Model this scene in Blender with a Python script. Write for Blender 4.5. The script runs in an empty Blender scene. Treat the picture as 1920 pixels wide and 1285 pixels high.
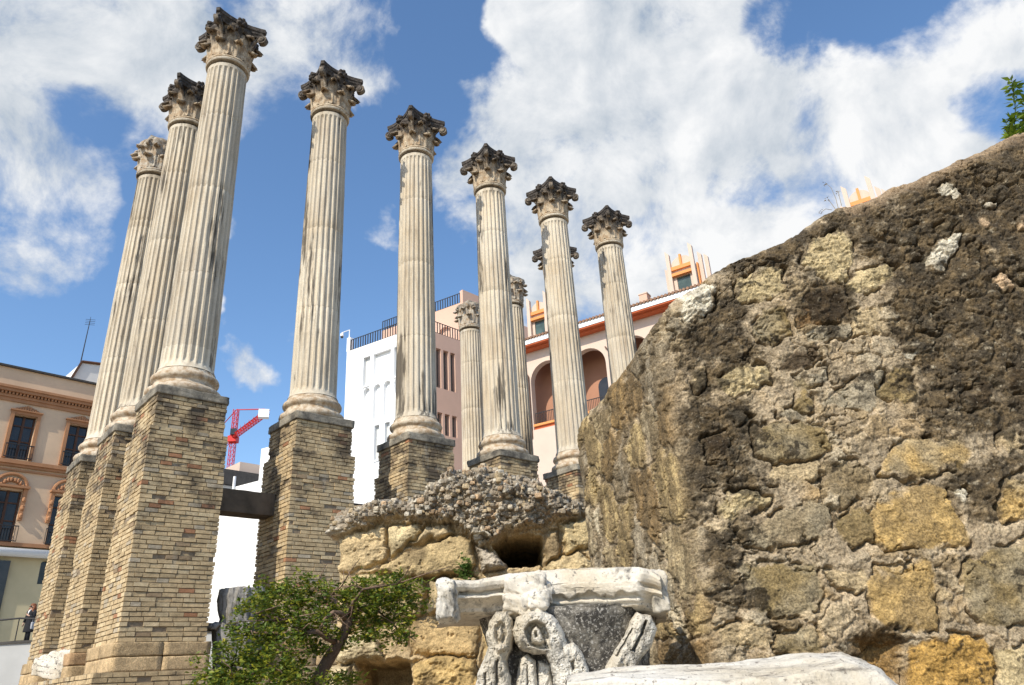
import bpy, math, random
import numpy as np
from mathutils import Vector, Matrix

SC = bpy.context.scene
COL = SC.collection
R = math.radians

# ------------------------------------------------------------------ camera
EYE = 1.6
PITCH, ROLL, FPX = 0.424188, -0.0577243, 1400.892
cr, sr = math.cos(ROLL), math.sin(ROLL)
FWD = Vector((0, math.cos(PITCH), math.sin(PITCH)))
R0 = Vector((1, 0, 0)); U0 = R0.cross(FWD)
RGT = cr * R0 + sr * U0
UPV = -sr * R0 + cr * U0
cd = bpy.data.cameras.new("camera")
cam = bpy.data.objects.new("camera", cd); COL.objects.link(cam)
m3 = Matrix((RGT, UPV, -FWD)).transposed()
cam.matrix_world = Matrix.Translation((0, 0, EYE)) @ m3.to_4x4()
cd.sensor_width = 36.0; cd.lens = 36.0 * FPX / 1920.0
cd.clip_start = 0.05; cd.clip_end = 3000
SC.camera = cam

def ray(x, y):
    return FWD + RGT * ((x - 960) / FPX) - UPV * ((y - 642.5) / FPX)
def at(x, y, dep):
    "the point at forward distance dep (world Y) seen at photo pixel x, y"
    d = ray(x, y); d = d * (dep / d.y)
    return Vector((d.x, d.y, d.z + EYE))
def onplane(x, y, P0, n):
    d = ray(x, y); o = Vector((0, 0, EYE))
    return o + d * ((Vector(P0) - o).dot(n) / d.dot(n))

# ------------------------------------------------------------------ light
SUN_AZ, SUN_EL = 211.0, 41.0          # where the sun stands (clockwise from +Y), height
sd = bpy.data.lights.new("sun", 'SUN'); sd.energy = 5.0; sd.angle = R(0.53); sd.color = (1.0, .925, .79)
sun = bpy.data.objects.new("sun", sd); COL.objects.link(sun)
sv = Vector((math.sin(R(SUN_AZ)) * math.cos(R(SUN_EL)), math.cos(R(SUN_AZ)) * math.cos(R(SUN_EL)), math.sin(R(SUN_EL))))
sun.rotation_euler = (-sv).to_track_quat('-Z', 'Y').to_euler()

W = bpy.data.worlds.new("World"); SC.world = W; W.use_nodes = True
def build_world():
    nt = W.node_tree; N = nt.nodes; L = nt.links; N.clear()
    out = N.new('ShaderNodeOutputWorld'); bg = N.new('ShaderNodeBackground'); L.new(bg.outputs[0], out.inputs[0])
    bg.inputs[1].default_value = 0.13
    sky = N.new('ShaderNodeTexSky'); sky.sky_type = 'NISHITA'; sky.sun_disc = False
    sky.sun_elevation = R(SUN_EL); sky.sun_rotation = R(SUN_AZ); sky.air_density = 1.0; sky.dust_density = .6; sky.ozone_density = 2.0
    tc = N.new('ShaderNodeTexCoord')
    def vm(op, a, b=None):
        n = N.new('ShaderNodeVectorMath'); n.operation = op
        for i, q in enumerate((a, b)):
            if q is None: continue
            if isinstance(q, (tuple, Vector)): n.inputs[i].default_value = q
            else: L.new(q, n.inputs[i])
        return n
    def mt(op, a, b=None, clamp=False):
        n = N.new('ShaderNodeMath'); n.operation = op; n.use_clamp = clamp
        for i, q in enumerate((a, b)):
            if q is None: continue
            if isinstance(q, (int, float)): n.inputs[i].default_value = q
            else: L.new(q, n.inputs[i])
        return n.outputs[0]
    D = vm('NORMALIZE', tc.outputs['Generated']).outputs[0]
    # wobble the lookup direction so the cloud masses get ragged outlines
    wn = N.new('ShaderNodeTexNoise'); wn.inputs['Scale'].default_value = 5; wn.inputs['Detail'].default_value = 5
    wn.inputs['Roughness'].default_value = .6
    L.new(D, wn.inputs['Vector'])
    w1 = vm('SUBTRACT', wn.outputs['Color'], (.5, .5, .5)).outputs[0]
    w2 = vm('SCALE', w1); w2.inputs['Scale'].default_value = .20
    DW = vm('NORMALIZE', vm('ADD', D, w2.outputs[0]).outputs[0]).outputs[0]
    def blobs(lst):
        acc = None
        for (x, y, r, w) in lst:
            c = ray(x, y).normalized(); a = r / FPX
            d = vm('DOT_PRODUCT', DW, tuple(c)).outputs['Value']
            mr = N.new('ShaderNodeMapRange'); mr.interpolation_type = 'SMOOTHSTEP'
            mr.inputs['From Min'].default_value = math.cos(a * 1.5); mr.inputs['From Max'].default_value = math.cos(a * .15)
            mr.inputs['To Max'].default_value = w
            L.new(d, mr.inputs['Value'])
            acc = mr.outputs[0] if acc is None else mt('MAXIMUM', acc, mr.outputs[0])
        return acc
    P = blobs([(60, 60, 190, 1), (230, 40, 150, .85), (330, 150, 90, .62), (30, 240, 120, .85), (150, 330, 70, .7), (120, 420, 85, .7), (560, 60, 130, .62), (650, 110, 80, .6),
               (690, 60, 60, .6), (480, 200, 110, .45), (1020, 90, 110, 1), (1150, 60, 190, 1), (980, 210, 115, 1), (1130, 300, 230, 1),
               (1330, 160, 190, 1), (1380, 380, 230, 1), (1600, 300, 220, .95), (1720, 150, 130, .85), (1860, 90, 120, .85), (1180, 480, 190, .9),
               (900, 330, 70, .9), (740, 430, 38, .62), (452, 430, 34, .6), (425, 600, 26, .62), (460, 700, 45, .66), (1040, 540, 70, .75), (1800, 320, 120, .85), (620, 640, 60, .3), (1340, 0, 120, .9)])
    G = blobs([(1445, 70, 62, 1), (1600, 15, 95, 1), (1870, 215, 58, .8), (1390, 335, 36, .5), (1330, 330, 30, .35), (860, 110, 70, .9), (830, 30, 70, .8), (940, 150, 30, .45), (1700, 40, 60, .5), (560, 350, 110, .7), (150, 225, 50, .5), (1480, 215, 25, .2)])
    n1 = N.new('ShaderNodeTexNoise'); n1.inputs['Scale'].default_value = 7; n1.inputs['Detail'].default_value = 9
    n1.inputs['Roughness'].default_value = .64; n1.inputs['Distortion'].default_value = .25
    L.new(D, n1.inputs['Vector'])
    off = vm('ADD', D, tuple(Vector((-.030, .004, .028)))).outputs[0]
    n2 = N.new('ShaderNodeTexNoise'); n2.inputs['Scale'].default_value = 7; n2.inputs['Detail'].default_value = 6
    n2.inputs['Roughness'].default_value = .5; n2.inputs['Distortion'].default_value = .25
    L.new(off, n2.inputs['Vector'])
    n3 = N.new('ShaderNodeTexNoise'); n3.inputs['Scale'].default_value = 3.2; n3.inputs['Detail'].default_value = 4
    L.new(D, n3.inputs['Vector'])
    base = mt('SUBTRACT', P, mt('MULTIPLY', G, .62))
    dens = mt('ADD', base, mt('MULTIPLY', mt('SUBTRACT', n1.outputs['Fac'], .5), 2.1))
    mask = N.new('ShaderNodeMapRange'); mask.interpolation_type = 'SMOOTHSTEP'
    mask.inputs['From Min'].default_value = .30; mask.inputs['From Max'].default_value = .88
    L.new(dens, mask.inputs['Value'])
    # lit side / grey underside of the clouds
    dif = mt('SUBTRACT', n1.outputs['Fac'], n2.outputs['Fac'])
    sh = mt('ADD', mt('MULTIPLY', dif, 2.6), mt('ADD', mt('MULTIPLY', mt('SUBTRACT', .5, n3.outputs['Fac']), 1.9), .62), True)
    mc = N.new('ShaderNodeMix'); mc.data_type = 'RGBA'
    mc.inputs['A'].default_value = (3.6, 4.15, 4.8, 1); mc.inputs['B'].default_value = (7.3, 7.35, 7.4, 1)
    L.new(sh, mc.inputs['Factor'])
    hs = N.new('ShaderNodeHueSaturation'); hs.inputs['Saturation'].default_value = 1.12; hs.inputs['Value'].default_value = 1.62
    L.new(sky.outputs[0], hs.inputs['Color'])
    mx = N.new('ShaderNodeMix'); mx.data_type = 'RGBA'
    L.new(mask.outputs[0], mx.inputs['Factor']); L.new(hs.outputs[0], mx.inputs['A']); L.new(mc.outputs['Result'], mx.inputs['B'])
    L.new(mx.outputs['Result'], bg.inputs[0])
build_world()
vs = SC.view_settings
vs.view_transform = 'Standard'; vs.look = 'None'; vs.exposure = 0.02; vs.gamma = 1.0; vs.use_curve_mapping = False
try:
    SC.cycles.max_bounces = 6; SC.cycles.diffuse_bounces = 3
except Exception: pass

# ------------------------------------------------------------------ numpy noise
def _h(ix, iy, s):
    h = (ix.astype(np.int64) * 374761393 + iy.astype(np.int64) * 668265263 + int(s) * 1442695041) & 0xffffffff
    h = ((h ^ (h >> 13)) * 1274126177) & 0xffffffff
    h = ((h ^ (h >> 16)) * 2246822519) & 0xffffffff
    return (h ^ (h >> 15)) & 0xffffffff
def perlin(x, y, s=0):
    x = np.asarray(x, float); y = np.asarray(y, float)
    ix = np.floor(x); iy = np.floor(y); fx = x - ix; fy = y - iy
    ix = ix.astype(np.int64); iy = iy.astype(np.int64)
    u = fx * fx * fx * (fx * (fx * 6 - 15) + 10); v = fy * fy * fy * (fy * (fy * 6 - 15) + 10)
    def g(dx, dy):
        a = _h(ix + dx, iy + dy, s) * (2 * math.pi / 4294967296.0)
        return np.cos(a) * (fx - dx) + np.sin(a) * (fy - dy)
    a = g(0, 0); b = g(1, 0); c = g(0, 1); d = g(1, 1)
    return ((a + (b - a) * u) + ((c + (d - c) * u) - (a + (b - a) * u)) * v) * 1.41
def fbm(x, y, s=0, o=4, gain=.5):
    t = 0; a = 1.0; n = 0
    for k in range(o):
        t = t + a * perlin(x * 2 ** k + 17.3 * k, y * 2 ** k - 9.1 * k, s + k); n += a; a *= gain
    return t / n
def voronoi(x, y, s=0, jit=.9):
    x = np.asarray(x, float); y = np.asarray(y, float)
    ix = np.floor(x).astype(np.int64); iy = np.floor(y).astype(np.int64)
    f1 = np.full(x.shape, 9.0); f2 = np.full(x.shape, 9.0); idd = np.zeros(x.shape)
    for dx in (-1, 0, 1):
        for dy in (-1, 0, 1):
            h = _h(ix + dx, iy + dy, s); h2 = _h(ix + dx, iy + dy, s + 77)
            cx = ix + dx + .5 + jit * (h / 4294967296.0 - .5); cy = iy + dy + .5 + jit * (h2 / 4294967296.0 - .5)
            d = np.hypot(x - cx, y - cy); new = d < f1
            f2 = np.where(new, f1, np.minimum(f2, d)); idd = np.where(new, (h ^ (h2 >> 3)) % 100003 / 100003.0, idd); f1 = np.where(new, d, f1)
    return f1, f2, idd
def sstep(a, b, x):
    t = np.clip((x - a) / (b - a), 0, 1); return t * t * (3 - 2 * t)
def sdpoly(px, py, poly):
    "distance to polygon outline, positive inside"
    poly = np.asarray(poly, float); n = len(poly)
    d = np.full(px.shape, 1e9); ins = np.zeros(px.shape, bool)
    for i in range(n):
        ax, ay = poly[i]; bx, by = poly[(i + 1) % n]
        ex, ey = bx - ax, by - ay; wx, wy = px - ax, py - ay
        t = np.clip((wx * ex + wy * ey) / (ex * ex + ey * ey + 1e-12), 0, 1)
        d = np.minimum(d, (wx - ex * t) ** 2 + (wy - ey * t) ** 2)
        c = (ay > py) != (by > py)
        with np.errstate(divide='ignore', invalid='ignore'):
            ins ^= c & (px < (bx - ax) * (py - ay) / (by - ay + 1e-15) + ax)
    return np.sqrt(d) * np.where(ins, 1, -1)
def noise3(P, s, sc):
    "cheap 3-D-ish noise on an (n,3) array"
    x, y, z = P[:, 0] * sc, P[:, 1] * sc, P[:, 2] * sc
    return (fbm(x + .37 * z, y - .21 * z + z * .9, s, 3) + fbm(y + 5.2 + .3 * x, z + .4 * x, s + 9, 3)) * .75

# ------------------------------------------------------------------ mesh collecting
class MB:
    def __init__(s): s.v = []; s.f = []; s.c = []; s.n = 0
    def add(s, v, f, col=None):
        v = np.asarray(v, float).reshape(-1, 3)
        s.v.append(v); k = s.n
        s.f.extend([tuple(i + k for i in q) for q in f]); s.n += len(v)
        c = np.ones((len(v), 3)) if col is None else np.broadcast_to(np.asarray(col, float), (len(v), 3))
        s.c.append(c); return s
    def box(s, a, b, col=None, jit=0, rng=None):
        x0, y0, z0 = a; x1, y1, z1 = b
        v = np.array([(x0, y0, z0), (x1, y0, z0), (x1, y1, z0), (x0, y1, z0), (x0, y0, z1), (x1, y0, z1), (x1, y1, z1), (x0, y1, z1)], float)
        if jit: v = v + (rng.random((8, 3)) - .5) * 2 * jit
        return s.add(v, [(0, 3, 2, 1), (4, 5, 6, 7), (0, 1, 5, 4), (1, 2, 6, 5), (2, 3, 7, 6), (3, 0, 4, 7)], col)
    def obox(s, p, ux, uy, uz, col=None):
        "box from corner p along three edge vectors"
        p, ux, uy, uz = (np.array(q, float) for q in (p, ux, uy, uz))
        v = [p, p + ux, p + ux + uy, p + uy, p + uz, p + ux + uz, p + ux + uy + uz, p + uy + uz]
        f = [(0, 3, 2, 1), (4, 5, 6, 7), (0, 1, 5, 4), (1, 2, 6, 5), (2, 3, 7, 6), (3, 0, 4, 7)]
        if np.dot(np.cross(ux, uy), uz) < 0: f = [q[::-1] for q in f]
        return s.add(v, f, col)
    def tube(s, pts, rad, seg=8, col=None, cap=True, flat=1.0, lobes=0):
        pts = [Vector(p) for p in pts]; n = len(pts)
        if not hasattr(rad, '__len__'): rad = [rad] * n
        vs_ = []; prev = None
        for i, p in enumerate(pts):
            t = (pts[min(i + 1, n - 1)] - pts[max(i - 1, 0)]).normalized()
            if prev is None:
                a = Vector((0, 0, 1)) if abs(t.z) < .9 else Vector((1, 0, 0)); prev = t.cross(a).normalized()
            prev = (prev - t * prev.dot(t)).normalized(); b = t.cross(prev)
            for k in range(seg):
                q = 2 * math.pi * k / seg
                vs_.append(p + (prev * math.cos(q) + b * (math.sin(q) * flat)) * (rad[i] * (1 + (.14 * math.cos(lobes * q + .12 * i) if lobes else 0))))
        f = [(i * seg + k, i * seg + (k + 1) % seg, (i + 1) * seg + (k + 1) % seg, (i + 1) * seg + k) for i in range(n - 1) for k in range(seg)]
        if cap: f += [tuple(range(seg))[::-1], tuple((n - 1) * seg + k for k in range(seg))]
        return s.add([tuple(q) for q in vs_], f, col)
    def bar(s, a, b, w, col=None): return s.tube([a, b], w * .7071, 4, col)
    def lathe(s, prof, seg=32, col=None, c=(0, 0, 0)):
        v = [(c[0] + r * math.cos(2 * math.pi * k / seg), c[1] + r * math.sin(2 * math.pi * k / seg), c[2] + z) for r, z in prof for k in range(seg)]
        n = len(prof)
        f = [(i * seg + k, i * seg + (k + 1) % seg, (i + 1) * seg + (k + 1) % seg, (i + 1) * seg + k) for i in range(n - 1) for k in range(seg)]
        f += [tuple(range(seg))[::-1], tuple((n - 1) * seg + k for k in range(seg))]
        return s.add(v, f, col)
    def jitter(s, amp, sc, seed=0):
        P = np.concatenate(s.v)
        d = np.stack([noise3(P, seed, sc), noise3(P + 31.7, seed + 3, sc), noise3(P - 17.1, seed + 5, sc)], 1) * amp
        P = P + d; s.v = [P]; s.c = [np.concatenate(s.c)]; return s
    def build(s, name, mat, parent=None, smooth=False, world=False, auto=None):
        P = np.concatenate(s.v) if s.v else np.zeros((0, 3)); C_ = np.concatenate(s.c)
        me = bpy.data.meshes.new(name); me.from_pydata(P.tolist(), [], s.f); me.update()
        ca = me.color_attributes.new('Col', 'FLOAT_COLOR', 'POINT')
        ca.data.foreach_set('color', np.concatenate([C_, np.ones((len(C_), 1))], 1).astype(np.float32).ravel())
        return link(name, me, mat, parent, smooth, world)
def link(name, me, mat, parent=None, smooth=False, world=False):
    if mat: me.materials.append(mat)
    if smooth: me.polygons.foreach_set('use_smooth', np.ones(len(me.polygons), bool))
    o = bpy.data.objects.new(name, me); COL.objects.link(o)
    if parent is not None:
        o.parent = parent
        if world: o.matrix_parent_inverse = Matrix.Translation(-parent.location)
    return o
def gridmesh(name, P, C_, mat, parent=None, smooth=True, keep=None, world=True, flip=False):
    "P (rows, cols, 3) -> one quad sheet; keep = face mask"
    nr, nc, _ = P.shape
    idx = np.arange(nr * nc).reshape(nr, nc)
    q = np.stack([idx[:-1, :-1], idx[:-1, 1:], idx[1:, 1:], idx[1:, :-1]], -1).reshape(-1, 4)
    if flip: q = q[:, ::-1]
    V = P.reshape(-1, 3); CC = C_.reshape(-1, 3)
    if keep is not None:
        q = q[keep.reshape(-1)]
        used = np.zeros(len(V), bool); used[q] = True
        mp = np.cumsum(used) - 1; q = mp[q]; V = V[used]; CC = CC[used]
    me = bpy.data.meshes.new(name)
    me.vertices.add(len(V)); me.vertices.foreach_set('co', V.astype(np.float32).ravel())
    me.loops.add(q.size); me.loops.foreach_set('vertex_index', q.astype(np.int32).ravel())
    me.polygons.add(len(q)); me.polygons.foreach_set('loop_start', (np.arange(len(q)) * 4).astype(np.int32))
    me.update(calc_edges=True); me.validate()
    ca = me.color_attributes.new('Col', 'FLOAT_COLOR', 'POINT')
    ca.data.foreach_set('color', np.concatenate([CC, np.ones((len(CC), 1))], 1).astype(np.float32).ravel())
    return link(name, me, mat, parent, smooth, world)
def cubegrid(n):
    "unit cube [-1,1] with n x n faces per side, shared verts"
    key = {}; V = []; F = []
    def vid(p):
        k = tuple(int(round(q * 1000)) for q in p)
        if k not in key: key[k] = len(V); V.append(p)
        return key[k]
    for ax in range(3):
        for sg in (-1, 1):
            a, b = (ax + 1) % 3, (ax + 2) % 3
            def pt(i, j):
                p = [0, 0, 0]; p[ax] = sg; p[a] = -1 + 2 * i / n; p[b] = -1 + 2 * j / n; return tuple(p)
            for i in range(n):
                for j in range(n):
                    q = [vid(pt(i, j)), vid(pt(i + 1, j)), vid(pt(i + 1, j + 1)), vid(pt(i, j + 1))]
                    F.append(tuple(q if sg > 0 else q[::-1]))
    return np.array(V, float), F
def lump(size, n=12, rnd=.15, amp=.03, sc=3, seed=0, amp2=0, col=(1, 1, 1)):
    "a rounded, weathered block: returns verts, faces"
    V, F = cubegrid(n); s = np.array(size) / 2
    Q = V * s; r = rnd * min(s)
    inner = np.clip(Q, -(s - r), s - r); d = Q - inner; L_ = np.linalg.norm(d, axis=1, keepdims=True)
    Q = np.where(L_ > 1e-9, inner + d / np.maximum(L_, 1e-9) * r, Q)
    nrm = Q / np.linalg.norm(Q / s, axis=1, keepdims=True) / s
    nrm = nrm / np.linalg.norm(nrm, axis=1, keepdims=True)
    h = amp * noise3(Q + seed * 7.7, seed, sc) + amp2 * noise3(Q + seed * 3.1, seed + 4, sc * 4)
    return Q + nrm * h[:, None], F

# ------------------------------------------------------------------ tagging
def tag(o, label=None, cat=None, group=None, kind=None):
    if label: o['label'] = label
    if cat: o['category'] = cat
    if group: o['group'] = group
    if kind: o['kind'] = kind
    return o
def empty(name, loc, rz=0):
    o = bpy.data.objects.new(name, None); COL.objects.link(o)
    o.location = Vector(loc); o.rotation_euler.z = rz; o.empty_display_size = .2; return o
def copy_tree(o, parent=None):
    c = o.copy(); COL.objects.link(c)
    if parent is not None:
        c.parent = parent; c.matrix_parent_inverse = o.matrix_parent_inverse.copy()
    for ch in [q for q in SC.objects if q.parent == o]: copy_tree(ch, c)
    return c

# ------------------------------------------------------------------ materials
def new_mat(name, rough=.85):
    m = bpy.data.materials.new(name); m.use_nodes = True
    b = m.node_tree.nodes['Principled BSDF']; b.inputs['Roughness'].default_value = rough
    b.inputs['Specular IOR Level'].default_value = .25
    return m, m.node_tree, b
def nz(nt, vec, scale, detail=4, rough=.55):
    n = nt.nodes.new('ShaderNodeTexNoise'); n.inputs['Scale'].default_value = scale; n.inputs['Detail'].default_value = detail
    n.inputs['Roughness'].default_value = rough
    if vec is not None: nt.links.new(vec, n.inputs['Vector'])
    return n.outputs['Fac']
def ramp(nt, fac, stops, interp='LINEAR'):
    n = nt.nodes.new('ShaderNodeValToRGB'); cr_ = n.color_ramp; cr_.interpolation = interp
    while len(cr_.elements) < len(stops): cr_.elements.new(.5)
    for e, (p, c) in zip(cr_.elements, stops):
        e.position = p; e.color = (c, c, c, 1) if isinstance(c, (int, float)) else (*c, 1)
    nt.links.new(fac, n.inputs[0]); return n.outputs[0]
def mixc(nt, fac, a, b, mode='MIX'):
    n = nt.nodes.new('ShaderNodeMix'); n.data_type = 'RGBA'; n.blend_type = mode
    for k, q in (('Factor', fac), ('A', a), ('B', b)):
        i = n.inputs[k] if k != 'Factor' else n.inputs[0]
        if k == 'A': i = n.inputs[6]
        if k == 'B': i = n.inputs[7]
        if isinstance(q, (int, float)): i.default_value = q
        elif isinstance(q, tuple): i.default_value = (*q, 1)
        else: nt.links.new(q, i)
    return n.outputs[2]
def mth(nt, op, a, b=0, clamp=False):
    n = nt.nodes.new('ShaderNodeMath'); n.operation = op; n.use_clamp = clamp
    for i, q in enumerate((a, b)):
        if isinstance(q, (int, float)): n.inputs[i].default_value = q
        else: nt.links.new(q, n.inputs[i])
    return n.outputs[0]
def pos(nt, scale=(1, 1, 1), space='world', rnd=0):
    if space == 'world': v = nt.nodes.new('ShaderNodeNewGeometry').outputs['Position']
    else: v = nt.nodes.new('ShaderNodeTexCoord').outputs['Object']
    mp = nt.nodes.new('ShaderNodeMapping'); mp.inputs['Scale'].default_value = scale; nt.links.new(v, mp.inputs[0])
    return mp.outputs[0]
def attr(nt):
    n = nt.nodes.new('ShaderNodeAttribute'); n.attribute_name = 'Col'; return n.outputs['Color']
def bump(nt, b, h, dist=.01, st=.6):
    n = nt.nodes.new('ShaderNodeBump'); n.inputs['Distance'].default_value = dist; n.inputs['Strength'].default_value = st
    nt.links.new(h, n.inputs['Height']); nt.links.new(n.outputs[0], b.inputs['Normal'])

def mat_attr(name, vscale=6, vamp=(.75, 1.2), fine=60, bd=.006, rough=.9, speck=None, fa=(.72, 1.22), pits=None):
    "vertex colour x two noises, bumped"
    m, nt, b = new_mat(name, rough); p = pos(nt)
    c = mixc(nt, 1.0, attr(nt), ramp(nt, nz(nt, p, vscale, 5), [(.3, vamp[0]), (.7, vamp[1])]), 'MULTIPLY')
    f = nz(nt, p, fine, 4, .65)
    c = mixc(nt, 1.0, c, ramp(nt, f, [(.34, fa[0]), (.66, fa[1])]), 'MULTIPLY')
    if pits: c = mixc(nt, ramp(nt, nz(nt, p, pits, 4, .7), [(.60, 0), (.70, .8)]), c, (.05, .038, .026)); c = mixc(nt, ramp(nt, nz(nt, p, pits * 1.7, 3, .7), [(.63, 0), (.72, .55)]), c, (.46, .40, .31))
    if speck: c = mixc(nt, ramp(nt, nz(nt, p, speck[0], 3, .7), [(speck[1], 0), (speck[1] + .06, speck[3] if len(speck) > 3 else 1)]), c, speck[2])
    nt.links.new(c, b.inputs['Base Color']); bump(nt, b, mth(nt, 'ADD', f, mth(nt, 'MULTIPLY', nz(nt, p, fine * .3, 3), 1.2)), bd, .7)
    return m
def mat_flat(name, col, var=.12, scale=1.5, rough=.8, bd=.002, streak=None):
    "painted or rendered surface: one colour, slight dirt"
    m, nt, b = new_mat(name, rough); p = pos(nt)
    c = mixc(nt, 1.0, col, ramp(nt, nz(nt, p, scale, 6, .6), [(.3, 1 - var), (.7, 1 + var * .5)]), 'MULTIPLY')
    if streak:
        s = nz(nt, pos(nt, (3, 3, .25)), 2.2, 5, .6)
        c = mixc(nt, ramp(nt, s, [(.52, 0), (.75, streak)]), c, (.18, .14, .10))
    nt.links.new(c, b.inputs['Base Color'])
    if bd: bump(nt, b, nz(nt, p, 40, 3), bd, .4)
    return m

def mat_shaft():
    m, nt, b = new_mat('shaft_stone', .8)
    oi = nt.nodes.new('ShaderNodeObjectInfo').outputs['Random']
    p = pos(nt); ps = pos(nt, (5, 5, .55)); pl = pos(nt, (1.3, 1.3, .45))
    c = mixc(nt, ramp(nt, nz(nt, pl, 1.6, 5), [(.35, 0), (.68, 1)]), (.635, .575, .47), (.55, .465, .345))
    c = mixc(nt, ramp(nt, nz(nt, p, .9, 3), [(.45, 0), (.7, .55)]), c, (.55, .51, .44))
    c = mixc(nt, ramp(nt, nz(nt, ps, 1.3, 6, .65), [(.50, 0), (.70, .68)]), c, (.27, .215, .155))
    # black crust in a few large patches with a streaky edge
    big = mth(nt, 'ADD', nz(nt, pos(nt, (1.7, 1.7, .28)), .8, 4, .6), mth(nt, 'MULTIPLY', nz(nt, pos(nt, (9, 9, .5)), 3, 4, .65), .34))
    c = mixc(nt, ramp(nt, big, [(.755, 0), (.80, .85)]), c, (.085, .072, .058))
    # lighter and darker drums
    sx = nt.nodes.new('ShaderNodeSeparateXYZ'); nt.links.new(nt.nodes.new('ShaderNodeTexCoord').outputs['Object'], sx.inputs[0])
    dr = nt.nodes.new('ShaderNodeTexWhiteNoise'); dr.noise_dimensions = '1D'
    st = mth(nt, 'FLOOR', mth(nt, 'ADD', mth(nt, 'MULTIPLY', sx.outputs[2], .42), mth(nt, 'MULTIPLY', oi, 40)))
    nt.links.new(st, dr.inputs['W'])
    c = mixc(nt, 1.0, c, ramp(nt, dr.outputs[0], [(0, (.84, .82, .79)), (1, (1.08, 1.07, 1.05))]), 'MULTIPLY')
    f = nz(nt, p, 22, 6, .7)
    c = mixc(nt, 1.0, c, ramp(nt, f, [(.3, .84), (.7, 1.1)]), 'MULTIPLY')
    nt.links.new(c, b.inputs['Base Color']); bump(nt, b, f, .012, .5)
    return m
def mat_capital(name, dark_lo, dark_hi, cream=(.52, .43, .31), dark=(.045, .038, .032)):
    "cream stone under black crust that takes over towards the top"
    m, nt, b = new_mat(name, .85); p = pos(nt)
    sx = nt.nodes.new('ShaderNodeSeparateXYZ'); nt.links.new(nt.nodes.new('ShaderNodeTexCoord').outputs['Object'], sx.inputs[0])
    n = nz(nt, p, 4.5, 5, .65)
    hgt = mth(nt, 'ADD', sx.outputs[2], mth(nt, 'MULTIPLY', mth(nt, 'SUBTRACT', n, .5), 1.9))
    mr = nt.nodes.new('ShaderNodeMapRange'); mr.inputs['From Min'].default_value = dark_lo; mr.inputs['From Max'].default_value = dark_hi
    nt.links.new(hgt, mr.inputs['Value'])
    base = mixc(nt, ramp(nt, nz(nt, p, 7, 4), [(.4, 0), (.65, 1)]), cream, (.34, .235, .14))
    c = mixc(nt, mr.outputs[0], base, mixc(nt, ramp(nt, nz(nt, p, 12, 3), [(.45, 0), (.7, 1)]), dark, (.12, .10, .085)))
    f = nz(nt, p, 30, 5, .65)
    c = mixc(nt, 1.0, c, ramp(nt, f, [(.3, .75), (.7, 1.2)]), 'MULTIPLY')
    nt.links.new(c, b.inputs['Base Color']); bump(nt, b, f, .02, .6); return m
def mat_brick():
    m, nt, b = new_mat('pier_brick', .92); p = pos(nt)
    c = mixc(nt, 1.0, attr(nt), ramp(nt, nz(nt, p, 9, 5, .65), [(.3, .74), (.7, 1.18)]), 'MULTIPLY')
    # soot and damp, mostly high on the pier (rain runs down from the cap)
    sx = nt.nodes.new('ShaderNodeSeparateXYZ'); nt.links.new(nt.nodes.new('ShaderNodeTexCoord').outputs['Object'], sx.inputs[0])
    mr = nt.nodes.new('ShaderNodeMapRange'); mr.inputs['From Min'].default_value = .6; mr.inputs['From Max'].default_value = 5.2
    mr.inputs['To Min'].default_value = -.10; mr.inputs['To Max'].default_value = .12
    nt.links.new(sx.outputs[2], mr.inputs['Value'])
    s = mth(nt, 'ADD', nz(nt, pos(nt, (1, 1, 1.4)), 1.7, 7, .68), mr.outputs[0])
    c = mixc(nt, ramp(nt, s, [(.525, 0), (.69, .88)]), c, (.07, .054, .04))
    c = mixc(nt, ramp(nt, nz(nt, pos(nt, (3, 3, .5)), 1.1, 4), [(.62, 0), (.8, .5)]), c, (.40, .37, .31))
    f = nz(nt, p, 45, 5, .7)
    c = mixc(nt, 1.0, c, ramp(nt, f, [(.3, .8), (.7, 1.18)]), 'MULTIPLY')
    nt.links.new(c, b.inputs['Base Color']); bump(nt, b, f, .008, .7); return m
def mat_cap():
    m, nt, b = new_mat('pier_cap_stone', .9); p = pos(nt)
    c = mixc(nt, ramp(nt, nz(nt, p, 2.4, 6, .65), [(.35, 0), (.62, 1)]), (.36, .32, .25), (.10, .09, .075))
    c = mixc(nt, ramp(nt, nz(nt, p, 8, 5, .7), [(.55, 0), (.7, .8)]), c, (.05, .045, .04))
    f = nz(nt, p, 35, 5, .7); c = mixc(nt, 1.0, c, ramp(nt, f, [(.3, .75), (.7, 1.2)]), 'MULTIPLY')
    nt.links.new(c, b.inputs['Base Color']); bump(nt, b, f, .012, .7); return m
def mat_marble(name, a, d, cover=.5, grain=(1, 1, 1), rough=.75, wide=.12):
    "white marble with black lichen crust"
    m, nt, b = new_mat(name, rough); p = pos(nt)
    s = nz(nt, pos(nt, grain), 5.5, 7, .68)
    base = mixc(nt, ramp(nt, nz(nt, p, 3, 5), [(.35, 0), (.7, 1)]), a, tuple(q * k for q, k in zip(a, (.76, .70, .60))))
    c = mixc(nt, ramp(nt, s, [(cover, 0), (cover + wide, .9)]), base, d)
    f = nz(nt, p, 70, 5, .72)
    c = mixc(nt, ramp(nt, nz(nt, p, 38, 3, .6), [(.60, 0), (.68, .75)]), c, tuple(q * 1.3 for q in d))
    c = mixc(nt, 1.0, c, ramp(nt, f, [(.3, .82), (.7, 1.12)]), 'MULTIPLY')
    nt.links.new(c, b.inputs['Base Color']); bump(nt, b, mth(nt, 'ADD', f, s), .008, .6); return m
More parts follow.
